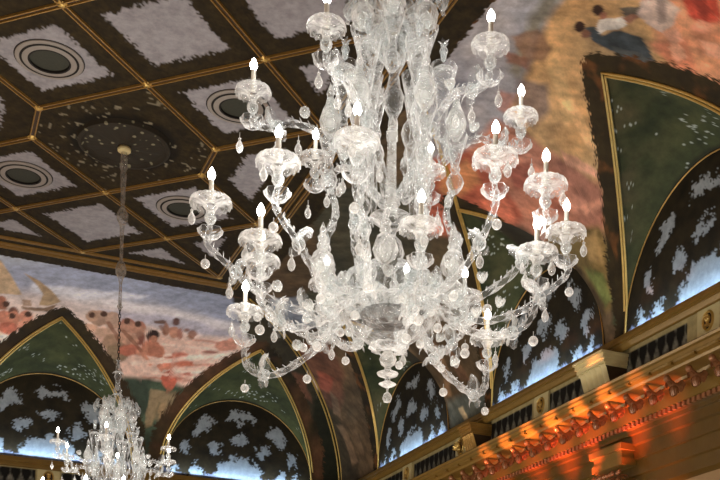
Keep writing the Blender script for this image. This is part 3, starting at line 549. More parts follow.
fl = (noise(X*150, Y*150, 21) > .80) & (fbm(X*26, Y*26, 22, 2) > .47)
col_c = mixc(col_c, srgb((150, 144, 122)), (fl & med)*.75)
o = grid_mesh('ceiling', to_m(X, Y, np.ones_like(X)), col_c, M['paint'], smooth=False); struct(o)

# gold mouldings of the coffers: one lattice, bosses at the crossings are its parts
def rail_pair(bm, p, q, w=.0026, gap=.0035, h=.0022):
    p, q = Vector(p), Vector(q); dr = (q-p).normalized(); nn = Vector((-dr.y, dr.x, 0))
    # brown backing strip + two gold rails
    for off, ww, hh, mi in ((0, gap*1.25, .0012, 1), (-gap, w*.5, h+.001, 0), (gap, w*.5, h+.001, 0)):
        b = p+nn*off; e = q+nn*off
        vs = []
        for base in (b, e):
            for sx, z in ((-ww, 1.0005), (-ww*.7, 1-hh), (ww*.7, 1-hh), (ww, 1.0005)):
                vs.append(bm.verts.new(m3(base.x+nn.x*sx, base.y+nn.y*sx, z)))
        for k in range(3):
            fc = bm.faces.new((vs[k], vs[k+1], vs[k+5], vs[k+4])); fc.material_index = mi
bm = bmesh.new(); nodes = set()
YT = 3*C+HH
def addseg(a, b):
    rail_pair(bm, (MX+a[0], MY+a[1], 0), (MX+b[0], MY+b[1], 0))
    for n_ in (a, b): nodes.add((round(n_[0], 4), round(n_[1], 4)))
for sgn in (1, -1):
    jmax = 3 if sgn > 0 else 17
    for j in range(jmax):
        for i in range(-2, 2):
            y0, y1 = sgn*(HH+j*C), sgn*(HH+(j+1)*C)
            if MY+y1 < Y0: continue
            if (i+j) % 2 != 0: addseg((i*C, y0), ((i+1)*C, y1))
            else: addseg(((i+1)*C, y0), (i*C, y1))
for i in (-1, 1): addseg((i*C, -HH), (i*C, HH))
# border rails
for off in (0, .030, .046):
    x0, x1, yt = MX-2*C-off, MX+2*C+off, MY+YT+off
    rail_pair(bm, (x0, yt, 0), (x1, yt, 0), .003, .003)
    rail_pair(bm, (x1, yt, 0), (x1, Y0, 0), .003, .003); rail_pair(bm, (x0, yt, 0), (x0, Y0, 0), .003, .003)
tr = struct(obj('trim_1', bm, [M['gold'], M['brown']], smooth=False))
bmb = bmesh.new()
add_lathe(bmb, [(0, -.016), (.02, -.016), (.032, -.010), (.045, -.008), (.055, .0)], 8)
boss_me = None
for (x, y) in sorted(nodes):
    if MY+y < .3: continue
    if boss_me is None:
        b = obj('boss', bmb, M['gold_bright'], tr); boss_me = b.data
    else:
        b = link_mesh('boss', boss_me, tr)
    b.location = m3(MX+x, MY+y, .9985)

# round ceiling vents in every second coffer
vent_pos = [(-1, -(1), 'round grey ceiling vent in the coffer nearest the upper left corner'),
            (-1, 1, 'round grey ceiling vent in the small coffer at the left edge'),
            (1, -1, 'round grey ceiling vent in the coffer right of the dark medallion'),
            (1, 1, 'round grey ceiling vent in the coffer beside the hanging rod, behind the left candle')]
def make_vent(name, label, x, y):
    t = thing(name, label, 'vent', m3(x, y, 1), 0, 'round vents in the ceiling coffers')
    R = .049*U
    bm = bmesh.new()
    add_lathe(bm, [(R*1.0, .0), (R*1.0, -.012), (R*.95, -.02), (R*.86, -.016), (R*.84, -.006), (R*.82, -.006), (R*.80, -.02), (R*.70, -.03), (R*.62, -.026), (R*.60, -.002)], 48)
    obj('ring', bm, M['ventring'], t)
    bm = bmesh.new()
    add_lathe(bm, [(R*1.035, -.0015), (R*.99, -.0015)], 48)
    add_lathe(bm, [(R*.87, -.0190), (R*.80, -.0225)], 48)
    add_lathe(bm, [(R*.64, -.0265), (R*.575, -.0265), (R*.57, -.003)], 48)
    obj('painted_shadow', bm, M['dark'], t)  # black rings stand in for shade around and between the vent mouldings
    bm = bmesh.new()
    add_lathe(bm, [(R*.60, -.004), (R*.3, -.004), (0, -.004)], 32)
    obj('grille', bm, M['ventdark'], t)
    return t
for sx, sy, lab in vent_pos: make_vent('ceiling_vent', lab, MX+sx*C, MY+sy*(C+HH))

# ceiling medallion round the far rod
def medallion(name, y, label):
    t = thing(name, label, 'ceiling medallion', m3(MX, y, 1), 0)
    bm = bmesh.new(); R = .078*U
    add_lathe(bm, [(R, 0), (R*.97, -.05), (R*.9, -.06), (R*.86, -.03), (R*.80, -.02)], 48)
    obj('rim', bm, M['medal'], t)
    bm = bmesh.new()
    add_lathe(bm, [(R*.81, -.022), (R*.6, -.03), (R*.3, -.05), (0, -.06)], 48, scallop=lambda i, a: (1+.015*math.cos(12*a), -.006*math.cos(12*a)))
    obj('rosette', bm, M['medal'], t)
    return t
m_, nt, out = new_mat('leafy_medallion_relief')
b = nt.nodes.new('ShaderNodeBsdfPrincipled'); b.inputs['Roughness'].default_value = .8
tc = nt.nodes.new('ShaderNodeTexCoord'); v = nt.nodes.new('ShaderNodeTexVoronoi'); v.inputs['Scale'].default_value = 9
nt.links.new(tc.outputs['Object'], v.inputs['Vector'])
r = nt.nodes.new('ShaderNodeValToRGB'); r.color_ramp.elements[0].position = .16; r.color_ramp.elements[1].position = .24
r.color_ramp.elements[0].color = (*lin((130, 128, 104)), 1); r.color_ramp.elements[1].color = (*lin((38, 33, 20)), 1)
nt.links.new(v.outputs['Distance'], r.inputs['Fac']); nt.links.new(r.outputs['Color'], b.inputs['Base Color']); nt.links.new(b.outputs['BSDF'], out.inputs['Surface'])
M['medal'] = m_
medallion('ceiling_medallion', MY, 'dark leafy round medallion the distant chandelier hangs from')

# ---- lunettes: painted panel, green spandrel vault, gilded frame
def lunette(wallkind, c0, label, group, ext=None, full=True):
    base = m3(W, c0, .66) if wallkind == 'R' else m3(c0, D, .66)
    t = thing('painted_lunette', label, 'lunette', base, 0, group)
    def wp(s, a, z):
        if wallkind == 'R': return to_m(W-a+0*s, c0+s, z+0*s)
        return to_m(c0+s, D-a+0*s, z+0*s)
    bo = np.array(base)
    s = fine(-S_, S_, .0031); arch = .66+.215*np.sqrt(np.clip(1-(s/S_)**2, 0, 1))
    tt = np.linspace(0, 1, 90)[None]
    Sg = s[:, None]*np.ones_like(tt); Z = .66*(1-tt)+arch[:, None]*tt
    # painted tree screen with sky showing through
    u = Sg/S_*(1 if wallkind == 'F' else -1); v = (Z-.66)/.215
    n = fbm(u*9+c0*31, v*9, 2, 4)
    c = srgb((14, 13, 9))+(srgb((50, 44, 26))-srgb((14, 13, 9)))*n[..., None]
    wu = u+(fbm(u*11+c0*7, v*11, 6, 4)-.5)*.18+(noise(u*70, v*70, 3)-.5)*.07; wv = v+(fbm(u*11+5, v*11+c0*3, 7, 4)-.5)*.18+(noise(u*70, v*70, 13)-.5)*.07
    skyc = srgb((132, 150, 164))*(1-v[..., None])+srgb((162, 172, 178))*v[..., None]
    for (cu, cv, ru, rv, tl) in ((0, .80, .24, .06, 0), (-.46, .66, .17, .085, .8), (.50, .62, .17, .085, -.8), (0, .53, .15, .075, 0), (-.30, .42, .10, .09, .5), (.32, .40, .10, .09, -.5),
                                 (-.68, .36, .07, .12, 0), (.70, .34, .07, .12, 0), (0, .12, .36, .22, 0), (-.55, .08, .07, .14, 0), (.56, .08, .07, .14, 0), (-.80, .08, .06, .12, 0), (.80, .08, .06, .12, 0)):
        ca, sa = math.cos(tl), math.sin(tl)
        du, dv = wu-cu, wv-cv
        ru, rv = ru*.82, rv*.82
        e = ((du*ca-dv*sa*-1)/ru)**2+((-du*sa*1+dv*ca)/rv)**2 if tl else (du/ru)**2+(dv/rv)**2
        c = mixc(c, skyc, (1.15-e)/.22)
    c = mixc(c, srgb((150, 168, 205)), np.clip((.10-wv)/.03, 0, 1)*.55)
    grid_mesh('painted_panel', wp(Sg, .0015, Z)-bo, c, M['paint'], t)
    # spandrel
    tt = np.linspace(0, 1, 60)[None]; af = A_*(1-np.abs(s)/S_); zf = H+CH*np.sqrt(np.clip(1-(1-af/AC)**2, 0, 1))
    Sg = s[:, None]*np.ones_like(tt); Ag = af[:, None]*tt; Z = arch[:, None]*(1-tt)+zf[:, None]*tt
    Z = Z+.01*np.sin(PI*tt)*(af[:, None]/A_)
    n = fbm(Sg*22+c0*9, Ag*26+Z*14, 4, 4)
    c = srgb((22, 32, 16))+(srgb((84, 90, 50))-srgb((22, 32, 16)))*n[..., None]*.85
    if wallkind == 'R':
        c = mixc(c, srgb((88, 76, 52)), np.clip((n-.35)*3*tt*(Sg/S_*.8+.5), 0, 1)*.8)
    q = Sg*1.0; qq = Ag+Z
    sp = (noise(q*260+7, qq*360, 31) > .80) & (noise(q*38+c0*5, qq*44, 32) > .68) & (np.abs(q) < .16)
    c = mixc(c, srgb((190, 200, 188)), sp*.8)
    if not full: # the near flank carries the same dark fresco as the pendentive
        fr = fbm(Sg*30, qq*30, 41, 4)[..., None]
        kk = np.clip(-Sg/.012, 0, 1)
        c = mixc(c, srgb((44, 38, 24))*(.5+1.1*fr), kk)
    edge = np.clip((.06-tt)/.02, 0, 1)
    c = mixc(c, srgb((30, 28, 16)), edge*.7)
    grid_mesh('spandrel_vault', wp(Sg, Ag, Z)-bo, c, M['paint'], t)
    def tube(name, line, r, mat, gap=0):
        bm = bmesh.new()
        P = [Vector(np.array(wp(np.array(a), np.array(b), np.array(c_)))-bo) for a, b, c_ in line]
        add_tube(bm, P, r*U, 6)
        return bm, name, mat
    cz = lambda a: H+CH*math.sqrt(max(0, 1-(1-a/AC)**2))
    bm = bmesh.new()
    for g in (-.0030, .0030):
        ln = [(sg*(S_)*(1-k/24.), A_*k/24.+g, cz(max(0, A_*k/24.+g))-.0015) for sg, rng in ((-1, range(25 if full else 0) if full else range(17, 25)), (1, range(23, -1, -1))) for k in rng]
        P = [Vector(np.array(wp(np.array(a), np.array(max(b, .001)), np.array(c_)))-bo) for a, b, c_ in ln]
        add_tube(bm, P, .0019*U, 6)
    if ext:
        for g in (-.003, .003):
            P = []
            for k in range(25):
                a = A_+(AC-A_)*k/24
                P.append(Vector(np.array(wp(np.array(ext*(a-A_)/(AC-A_)+g), np.array(a), np.array(cz(a)-.001)))-bo))
            add_tube(bm, P, .0019*U, 6)
    obj('gilded_frame', bm, M['gold_bright'], t)
    bm = bmesh.new()
    P = [Vector(np.array(wp(np.array(S_*math.cos(PI*k/40)*-1), np.array(.003), np.array(.66+.215*math.sin(PI*k/40))))-bo) for k in range(41)]
    add_tube(bm, P, .0011*U, 6)
    obj('arch_moulding', bm, M['gold'], t)
    return t
lunette('R', RIGHT[0], 'large painted lunette of dark foliage at the right edge of the photo', 'painted lunettes on the right wall')
lunette('R', RIGHT[1], 'painted lunette of dark foliage above the cornice just left of the fluted bracket', 'painted lunettes on the right wall', ext=-.235, full=False)
lunette('R', RIGHT[2], 'small painted lunette low behind the right of the big chandelier finial', 'painted lunettes on the right wall', full=False)
lunette('F', FAR[0], 'painted lunette with sky patches on the far wall, behind the distant chandelier', 'painted lunettes on the far wall')
lunette('F', FAR[1], 'painted lunette on the far wall right of the distant chandelier, next to the room corner', 'painted lunettes on the far wall')
# corner groin rib and ceiling-edge rib
bm = bmesh.new()
for g in (-.0032, .0032):
    P = []
    for k in range(33):
        phi = PI/2*k/32; a = AC*(1-math.cos(phi))
        P.append(m3(W-a-.002+g, D-a-.002-g, H+CH*math.sin(phi)-.002))
    add_tube(bm, P, .0021*U, 6)
struct(obj('trim_2', bm, M['gold_bright']))

# ---- cornice / entablature
PROF = [(0, .667), (.028, .6605), (.030, .6536), (.030, .6490), (.0275, .6480), (.0275, .6450), (.025, .6420), (.023, .6390), (.020, .6375), (.018, .6410), (.012, .6440), (.006, .6450)]
PROF2 = [(.006, .566), (.088, .561), (.090, .5592), (.088, .5560), (.0885, .5520), (.084, .5480), (.086, .5474), (.085, .5440), (.080, .5425), (.078, .5415),
         (.076, .5385), (.046, .5385), (.044, .5350), (.040, .5330), (.038, .5080), (.034, .5065), (.034, .5000), (.027, .4990), (.027, .4927), (.022, .4920),
         (.022, .4780), (.016, .4765), (.016, .4560), (.012, .4545), (.012, .4320), (.008, .4300), (.008, .4100), (.003, .4060), (0, .404)]
def sweep(name, prof, far):
    bm = bmesh.new(); rows = []
    for a, z in prof:
        if far: p, q = (XL+a, D-a), (W-a, D-a)
        else: p, q = (W-a, D-a), (W-a, Y0)
        rows.append((bm.verts.new(m3(*p, z)), bm.verts.new(m3(*q, z))))
    for r0, r1 in zip(rows[:-1], rows[1:]):
        f = bm.faces.new((r0[0], r0[1], r1[1], r1[0])); f.material_index = 1 if r1[0].co.z < EYE+.5*U else 0
    return struct(obj(name, bm, [M['cornice'], M['lowcornice']], smooth=False))
sweep('trim_3', PROF, False); sweep('trim_4', PROF, True)
low = sweep('trim_5', PROF2, False); sweep('trim_6', PROF2, True)
# bead-and-dentil courses of the lower cornice
bm = bmesh.new(); y = 1.12
while y < D-.06:
    add_box(bm, m3(W-.0345, y, .4995), m3(W-.0385, y+.0065, .5062)); y += .0115
dent = obj('dentil_course', bm, M['ornament'], low, smooth=False); dent['kind'] = 'stuff'
# dripping edge notches on the corona
bm = bmesh.new(); y = 1.12
while y < D-.1:
    add_box(bm, m3(W-.083, y, .5412), m3(W-.0885, y+.006, .5450)); y += .052
obj('corona_tabs', bm, M['cornice'], low, smooth=False)

# painted frieze between the two cornices
def frieze(far):
    s = fine(.0, W, .0035) if far else fine(1.1, D, .0032)
    t = np.linspace(0, 1, 28)[None]; Sg = s[:, None]*np.ones_like(t); Z = .5645+(.6455-.5645)*t+0*Sg
    cs = FAR if far else RIGHT+[2.135, 1.594]
    if far: cs = [.315, .785]
    c = np.zeros(Z.shape+(3,)); c[:] = srgb((186, 172, 124))
    ph = ((Sg/.024) % 1)
    bal = np.abs(ph-.5)*2; prof = .45+.30*np.sin((Z-.598)*150)
    dk = srgb((22, 22, 20)); lt = srgb((150, 150, 136))
    pan = np.full(Z.shape, 1e9)
    for q in cs: pan = np.minimum(pan, np.abs(Sg-q))
    inpan = (pan > .030) & (Z > .590) & (Z < .6395)
    b = np.clip((prof-bal)/.25, 0, 1)*(.15+1.1*fbm(Sg*110, Z*160, 3, 3)**1.5)
    pc = dk*(1-b[..., None])+lt*b[..., None]
    c = np.where(inpan[..., None], pc, c)
    P = to_m(W-.0065+0*Sg, Sg, Z) if not far else to_m(Sg, D-.0065+0*Sg, Z)
    return struct(grid_mesh('trim_8' if far else 'trim_7', P, c, M['paint'], smooth=False))
frieze(False); frieze(True)

# gilded relief medallions on the frieze
def relief(label, p, rz, shell=False):
    t = thing('relief_medallion', label, 'medallion', p, rz, 'gilded relief medallions on the frieze')
    # local: x along the wall, -y into the room
    Rm = Matrix.Rotation(PI/2, 4, 'X')
    k = .125 if not shell else .15
    bm = bmesh.new()
    add_lathe(bm, [(k*.62, .012), (k*.66, .035), (k*.76, .045), (k*.86, .03), (k*.88, 0)], 28, Matrix.Diagonal((.82, 1, 1, 1)) @ Rm, scallop=(lambda i, a: (1+.06*math.cos(9*a), 0)) if shell else None)
    obj('ring', bm, M['gold_bright'], t)
    bm = bmesh.new(); add_box(bm, (-.18, -.022, -.39), (.18, .004, .15))
    obj('plaque', bm, M['cream'], t, smooth=False)
    bm = bmesh.new()
    add_lathe(bm, [(k*.64, .024), (0, .026)], 28, Matrix.Diagonal((.82, 1, 1, 1)) @ Rm)
    obj('ground', bm, M['brown'] if not shell else M['gold'], t)
    bm = bmesh.new()
    if shell:
        for i in range(9):
            a = PI*(i/8.)
            add_leaf(bm, (0, -.02, -k*.35), (math.cos(a), -.25, math.sin(a)+.2), (0, -1, 0), k*1.0, k*.16, .5)
        add_ball(bm, (0, -.05, -k*.3), k*.28)
    else:
        # small portrait head in relief: skull, nose, neck, bust
        add_ball(bm, (0, -.03, k*.15), k*.28, 12, 1.25); add_ball(bm, (k*.05, -.075, k*.10), k*.07, 8, 1.6)
        add_lathe(bm, [(k*.14, -k*.3), (k*.12, -k*.05)], 10, Matrix.Translation((0, -.03, 0)))
        add_lathe(bm, [(0, -k*.5), (k*.40, -k*.48), (k*.34, -k*.32), (k*.12, -k*.24)], 14, Matrix.Translation((0, -.02, 0)))
        for i in range(5): add_ball(bm, (-k*.22+.1*k*i, -.05, k*.38), k*.09, 6)
    obj('relief_figure', bm, M['gold_bright'], t)
    return t
RZ = -PI/2        # on the right wall the medallion faces -x
relief('oval gilded medallion on the frieze at the right edge of the photo', m3(W-.0075, 1.345, .6225), RZ)
relief('oval gilded medallion on the frieze left of the fluted cream bracket', m3(W-.0075, 1.822, .6225), RZ)
relief('oval gilded medallion on the frieze near the room corner', m3(W-.0075, 2.43, .6225), RZ)
relief('large gilded shell ornament on the frieze under the big chandelier', m3(W-.0075, 2.15, .6225), RZ, True)
relief('oval gilded medallion on the far wall frieze beside the distant chandelier', m3(.315, D-.0075, .6225), 0)

# fluted bracket pilasters that carry the ribs
def bracket(label, y, w=.038, mat='cream'):
    t = thing('fluted_bracket', label, 'bracket', m3(W-.007, y, .566), 0, 'fluted brackets on the frieze')
    b0 = m3(W-.007, y, .566)
    def L(a, yy, z): return m3(W-.007-a, y+yy, z)-b0
    bm = bmesh.new(); n = 10; prof = [(.038-.008*(k/12.)**.5*1.0+.006*math.cos(PI*k/12.)*.5, .615-(.047)*k/12.) for k in range(13)]
    cols = 41; rows = []
    for a, z in prof:
        row = []
        for i in range(cols):
            u = i/(cols-1); fl = .0045*abs(math.sin(u*5*PI))
            row.append(bm.verts.new(L(a+fl, -w+2*w*u, z)))
        rows.append(row)
    for r0, r1 in zip(rows[:-1], rows[1:]):
        for i in range(cols-1): bm.faces.new((r0[i], r0[i+1], r1[i+1], r1[i]))
    obj('fluting', bm, M[mat], t)
    for sgn in (-1, 1):
        bm = bmesh.new()
        f = [bm.verts.new(L(a, sgn*w, z)) for a, z in prof]+[bm.verts.new(L(0, sgn*w, prof[-1][1])), bm.verts.new(L(0, sgn*w, prof[0][1]))]
        bm.faces.new(f)
        obj('side_panel', bm, M['brown'], t, smooth=False)
    bm = bmesh.new()
    for lo, hi, z0, z1 in ((w*1.04, .042, .614, .618), (w*1.08, .045, .618, .625), (w*1.12, .048, .625, .632), (w*1.16, .052, .632, .636)):
        vs = add_box(bm, L(0, -lo, z0), L(hi, lo, z1))
    obj('capital', bm, M[mat], t, smooth=False)
    return t
bracket('fluted cream bracket under the gold rib, right of the middle lunette', 1.594)
bracket('dark fluted bracket under the gold rib at the big chandelier lower right', 2.045, .022, 'gold')
bracket('fluted bracket at the foot of the frame nearest the room corner', 2.66, .024, 'gold')

# pilaster and capital below the cornice
bm = bmesh.new()
def LB(bm, a0, a1, y0, y1, z0, z1): add_box(bm, m3(W-a0, y0, z0), m3(W-a1, y1, z1))
t = thing('wall_pilaster', 'square pilaster with carved capital below the cornice at the lower right', 'pilaster', m3(W, 1.56, -.2))
b0 = m3(W, 1.56, -.2)
bm = bmesh.new()
for a, w_, z0, z1 in ((.044, .046, .470, .480), (.038, .040, .458, .470), (.040, .043, .447, .458)): add_box(bm, m3(W, 1.56-w_, z0)-b0, m3(W-a, 1.56+w_, z1)-b0)
obj('entablature_block', bm, M['cornice'], t, smooth=False)
bm = bmesh.new(); random.seed(3)
for r_ in range(3):
    for i in range(9):
        y = -.036+.009*i+(.0045 if r_ % 2 else 0); z = .406+.013*r_
        add_leaf(bm, m3(W-.022, 1.56+y, z-.004)-b0, (-.6, (i-4)*.1, .8), (-1, 0, .2), .11, .035, .9)
        add_ball(bm, m3(W-.036-.004*random.random(), 1.56+y, z+.004)-b0, .022+.012*random.random(), 8)
obj('capital', bm, M['ornament'], t)
bm = bmesh.new(); add_box(bm, m3(W, 1.56-.034, -.2)-b0, m3(W-.022, 1.56+.034, .409)-b0)
obj('shaft', bm, M['cornice'], t, smooth=False)

# modillions: scroll console with a flower under the corona
def modillion_meshes():
    bm = bmesh.new()
    # console scroll (local x along wall, -y into room, z down from 0)
    pts = []
    for k in range(13):
        u = k/12; pts.append((0, -.02-.21*u, -.035-.075*math.sin(PI*u)*(1-u*.55)-.03*(1-u)))
    add_tube(bm, pts, lambda u: .040*(1-.35*u), 10)
    add_ball(bm, (0, -.215, -.045), .036, 10); add_ball(bm, (0, -.04, -.11), .036, 10)
    for sd in (-1, 1):
        for u in (.1, .45, .8): add_leaf(bm, (0, -.03-.2*u, -.09+.04*u), (sd*1.0, -.3, -.4), (0, 0, -1), .085, .03, 1.0)
    me1 = bm
    bm = bmesh.new()
    for j, (n_, L_) in enumerate(((8, .125), (6, .08))):
        for i in range(n_):
            a = 2*PI*(i+.5*j)/n_
            add_leaf(bm, (0, -.13, -.09-.03*j), (math.cos(a), math.sin(a)*.8, -.35-.6*j), (0, 0, -1), L_, .036, 1.1)
    add_ball(bm, (0, -.13, -.145), .026, 8)
    return me1, bm
a_, b_ = modillion_meshes()
y = 1.205; first = None; Z0 = .538
MODL = 'small carved flower-and-scroll modillion in the row under the right wall cornice'
while y < D-.09:
    p = m3(W-.043, y, Z0)
    t = thing('modillion', MODL, 'modillion', p, RZ, 'carved modillions under the cornice')
    if first is None:
        s1 = obj('scroll', a_, M['ornament'], t); s2 = obj('flower', b_, M['ornament'], t); first = (s1.data, s2.data)
    else:
        link_mesh('scroll', first[0], t); link_mesh('flower', first[1], t)
    y += .0505

# ---- plain walls and floor
def wallbox(name, lo, hi, mat):
    bm = bmesh.new(); add_box(bm, lo, hi); return struct(obj(name, bm, mat, smooth=False))
ZF = -EYE/U
wallbox('wall_right', m3(W+.0005, Y0, ZF), m3(W+.03, D, 1.0), M['wall'])
wallbox('wall_far', m3(XL, D+.0005, ZF), m3(W, D+.03, 1.0), M['wall'])
wallbox('wall_left', m3(XL-.03, Y0, ZF), m3(XL-.0005, D, 1.0), M['wall'])
wallbox('wall_rear', m3(XL, Y0-.03, ZF), m3(W, Y0, 1.0), M['wall'])
wallbox('floor', m3(XL, Y0, ZF-.02), m3(W, D, ZF), M['floor'])

# ================================================================= CHANDELIERS
Q = .825*7/1153.7
YAW = -.4203
def V(r, z, y=0): return Vector((r*Q, y*Q, z*Q))
DISH = [(3.5, -27), (6, -23), (3.6, -18), (5, -13), (7.5, -10), (4.5, -6.5), (9, -5), (13.5, -2.6), (17.5, -1.2), (20.2, -2.2), (21.4, -5), (21.2, -8.5)]
def sc_dish(i, a):
    if i < 8: return (1, 0)
    k = (i-7)/4.; return (1+.02*k*math.cos(18*a), -1.1*Q*k*math.cos(18*a))
def px(prof): return [(r*Q, z*Q) for r, z in prof]
share = {}
def part(key, name, build, mat, parent):
    if key not in share:
        bm = bmesh.new(); build(bm); o = obj(name, bm, mat, parent); share[key] = o.data
        return o
    return link_mesh(name, share[key], parent)
def b_dish(bm): add_lathe(bm, px(DISH), 48, scallop=sc_dish); add_lathe(bm, px([(4.2, -5), (4.6, 1), (5.6, 5), (3, 5)]), 12)
def b_candle(bm): add_lathe(bm, px([(0, -4), (2.3, -4), (2.3, 17), (1.2, 18), (0, 18)]), 10)
def b_bulb(bm): add_lathe(bm, px([(0, 17), (2.4, 18), (3.7, 21), (3.4, 24), (1.7, 27.5), (0, 30)]), 10)
def b_drop(bm):
    add_tube(bm, [V(0, 0), V(0, -5)], .35*Q, 5); add_lathe(bm, px([(0, -5), (1.6, -6), (1.0, -8), (3.2, -12), (3.9, -15), (2.6, -19), (0, -21)]), 10)
def b_ball(bm):
    add_tube(bm, [V(0, 0), V(0, -4)], .35*Q, 5); add_ball(bm, V(0, -9), 4.6*Q, 12)
def b_flower(bm):
    for i in range(7):
        a = 2*PI*i/7; add_leaf(bm, V(0, 0), (math.cos(a), math.sin(a), .35), (0, 0, 1), 11*Q, 4.2*Q, .8, n=4)
    add_ball(bm, V(0, 2), 3*Q, 8)
rnd = random.Random(11)
def arm_mesh(bm, ctrl, R, z):
    pts = catmull([V(r, zz, y) for r, zz, y in ctrl], 9)
    add_tube(bm, pts, lambda t: (4.3-1.6*t)*Q, 8, twist=.33, star=.16)
    n = len(pts)
    # crimped glass frill along the back of the arm
    for k in range(3, n-3, 2):
        t = (pts[k+1]-pts[k-1]).normalized(); up = Vector((-t.z, 0, t.x))
        add_leaf(bm, pts[k]+up*2.5*Q, up+t*.5, t, rnd.uniform(5, 7.5)*Q, 2.6*Q, .2, n=3)
    # knops and curled leaves
    for f in (.30, .62):
        k = int(n*f); add_ball(bm, pts[k], 6.6*Q, 10)
        t = (pts[min(k+2, n-1)]-pts[k-2]).normalized(); up = Vector((-t.z, 0, t.x))
        if up.z < 0: up = -up
        for sd in (-1, 1):
            add_leaf(bm, pts[k], t*.5+up*.6+Vector((0, sd*.7, 0)), up, rnd.uniform(19, 25)*Q, 6.5*Q, .9)
            add_leaf(bm, pts[k], -t*.5-up*.4+Vector((0, sd*.8, 0)), -up, rnd.uniform(13, 18)*Q, 5.5*Q, .8)
        add_leaf(bm, pts[k], t+up*.8, up, 24*Q, 7*Q, 1.0)
    # flower cup below the dish
    add_lathe(bm, px([(3, -12), (8, -9.5), (11, -6), (12, -2), (10.5, -1)]), 24, Matrix.Translation(V(R, z-30)), scallop=lambda i, a: (1+(.09 if i > 1 else 0)*math.cos(8*a), 0))
    for i in range(5):
        a = 2*PI*i/5+.4
        add_leaf(bm, V(R, z-27), (math.cos(a), math.sin(a), .15), (0, 0, 1), 12*Q, 4*Q, 1.1, n=4)
def candle_arm(root, kind, th, R, z):
    th = math.radians(th)
    if kind == 'D': c = [(22, 94, 0), (52, 88, 4), (86, 60, 2), (R-44, 44, -2), (R-20, 44, 0), (R-2, 58, 0), (R, z-28, 0)]
    elif kind == 'A': c = [(18, 104, 0), (52, 98, -5), (92, 84, -3), (R-46, 96, 2), (R-20, 116, 3), (R+2, 136, 0), (R, z-28, 0)]
    else: c = [(12, 205, 0), (38, 232, 3), (66, 262, 0), (R-42, 274, -2), (R-20, 266, 0), (R-2, 268, 0), (R, z-28, 0)]
    bm = bmesh.new(); arm_mesh(bm, c, R, z)
    a = obj('candle_arm', bm, M['glass'], root); a.rotation_euler = (0, 0, -th)
    for nm, bld, mt in (('candle_dish', b_dish, 'milky'), ('candle', b_candle, 'candle'), ('bulb', b_bulb, 'bulb')):
        o = part(nm, nm, bld, M[mt], a); o.location = V(R, z)
        if nm == 'candle_dish': o.scale = [{'C': .84, 'A': .96, 'D': .93}[kind]]*3
    drops = {'D': [(R-2, 40, 'b'), (92, 42, 'b'), (R+16, z-9, 'd')], 'A': [(R-20, 106, 'd'), (R-60, 82, 'b'), (R+18, z-9, 'd'), (R+4, 126, 'b')], 'C': [(R-24, 258, 'd'), (R-46, 262, 'd'), (R+12, 258, 'd')]}[kind]
    for r, zz, k in drops:
        o = part('drop'+k, 'pendant_drop', b_drop if k == 'd' else b_ball, M['milky'], a); o.location = V(r, zz)
    o = part('flower', 'glass_flower', b_flower, M['milky'], a); o.location = V(R*.62, {'D': 66, 'A': 100, 'C': 282}[kind]); o.rotation_euler = (.5, .3, 0)
    return a
ARMS = [('A', -1, 178, 183), ('A', 33, 174, 183), ('A', 56, 171, 183), ('A', 99, 169, 183), ('A', 128, 161, 183), ('A', 165, 180, 183), ('A', 212, 168, 183), ('A', 243, 168, 183), ('A', 275, 168, 183), ('A', -64, 188, 180),
        ('D', 78, 148, 118), ('D', 35, 169, 118), ('D', 136, 161, 118), ('D', 203, 169, 118), ('D', -51, 171, 118),
        ('C', -5, 131, 305), ('C', 50, 142, 305), ('C', 114, 143, 305), ('C', 170, 141, 305), ('C', -73, 135, 305), ('C', 230, 137, 305)]
def sq_lathe(bm, prof):   # square-section tapered piece
    add_lathe(bm, px(prof), 4, Matrix.Rotation(PI/4, 4, 'Z'))
def b_column(bm):
    add_lathe(bm, px([(0, 84), (6, 86), (8.5, 96), (5, 104), (9, 112), (6, 124), (5, 132), (11, 139), (14.5, 151), (11, 163), (5, 169), (6, 174), (14, 181), (22, 187), (20, 189), (6, 186)]), 24)
    add_lathe(bm, px([(7, 186), (7, 190), (4.5, 200), (4, 215), (3.5, 260), (5, 285), (4, 290), (9, 300), (11, 312), (7, 322), (5, 335), (10, 345), (13, 362), (9, 375), (5, 382), (6, 395), (10, 400), (5, 406)]), 16)
    add_lathe(bm, px([(5, 406), (9, 415), (6, 425), (8, 440), (11, 448), (6, 455), (5, 470), (9, 480), (6, 490), (5, 505)]), 16)
def b_bowl(bm): add_lathe(bm, px([(5, 55), (12, 57), (24, 62), (36, 71), (44, 80), (49, 90), (50, 94)]), 72, scallop=lambda i, a: (1+.012*i*math.cos(18*a)*.6, 0))
def b_darkdisc(bm): add_lathe(bm, px([(0, 78), (16, 78.5), (25, 81), (29, 87), (28, 90)]), 40)  # dark disc added for the darkness seen through the clear bowl
def b_skirt(bm):
    add_lathe(bm, px([(40, 96), (47, 97), (53, 92), (55, 85)]), 72, scallop=lambda i, a: (1+(.02+.01*i)*math.cos(18*a), (-2.2*Q if i > 2 else 0)*math.cos(18*a)))
    add_lathe(bm, px([(8, 50), (14, 51), (19, 54), (18, 58), (9, 59)]), 48, scallop=lambda i, a: (1+.07*math.cos(12*a), 0))
def b_finial(bm): add_lathe(bm, px([(0, -1), (3.5, 0), (5, 4), (3.5, 8), (1, 10), (1.2, 14), (6, 16), (9, 18), (3, 21), (2.6, 24), (10, 27), (11, 29), (4, 32), (3, 35), (7, 38), (9, 43), (7, 48), (4, 51), (8, 54)]), 20)
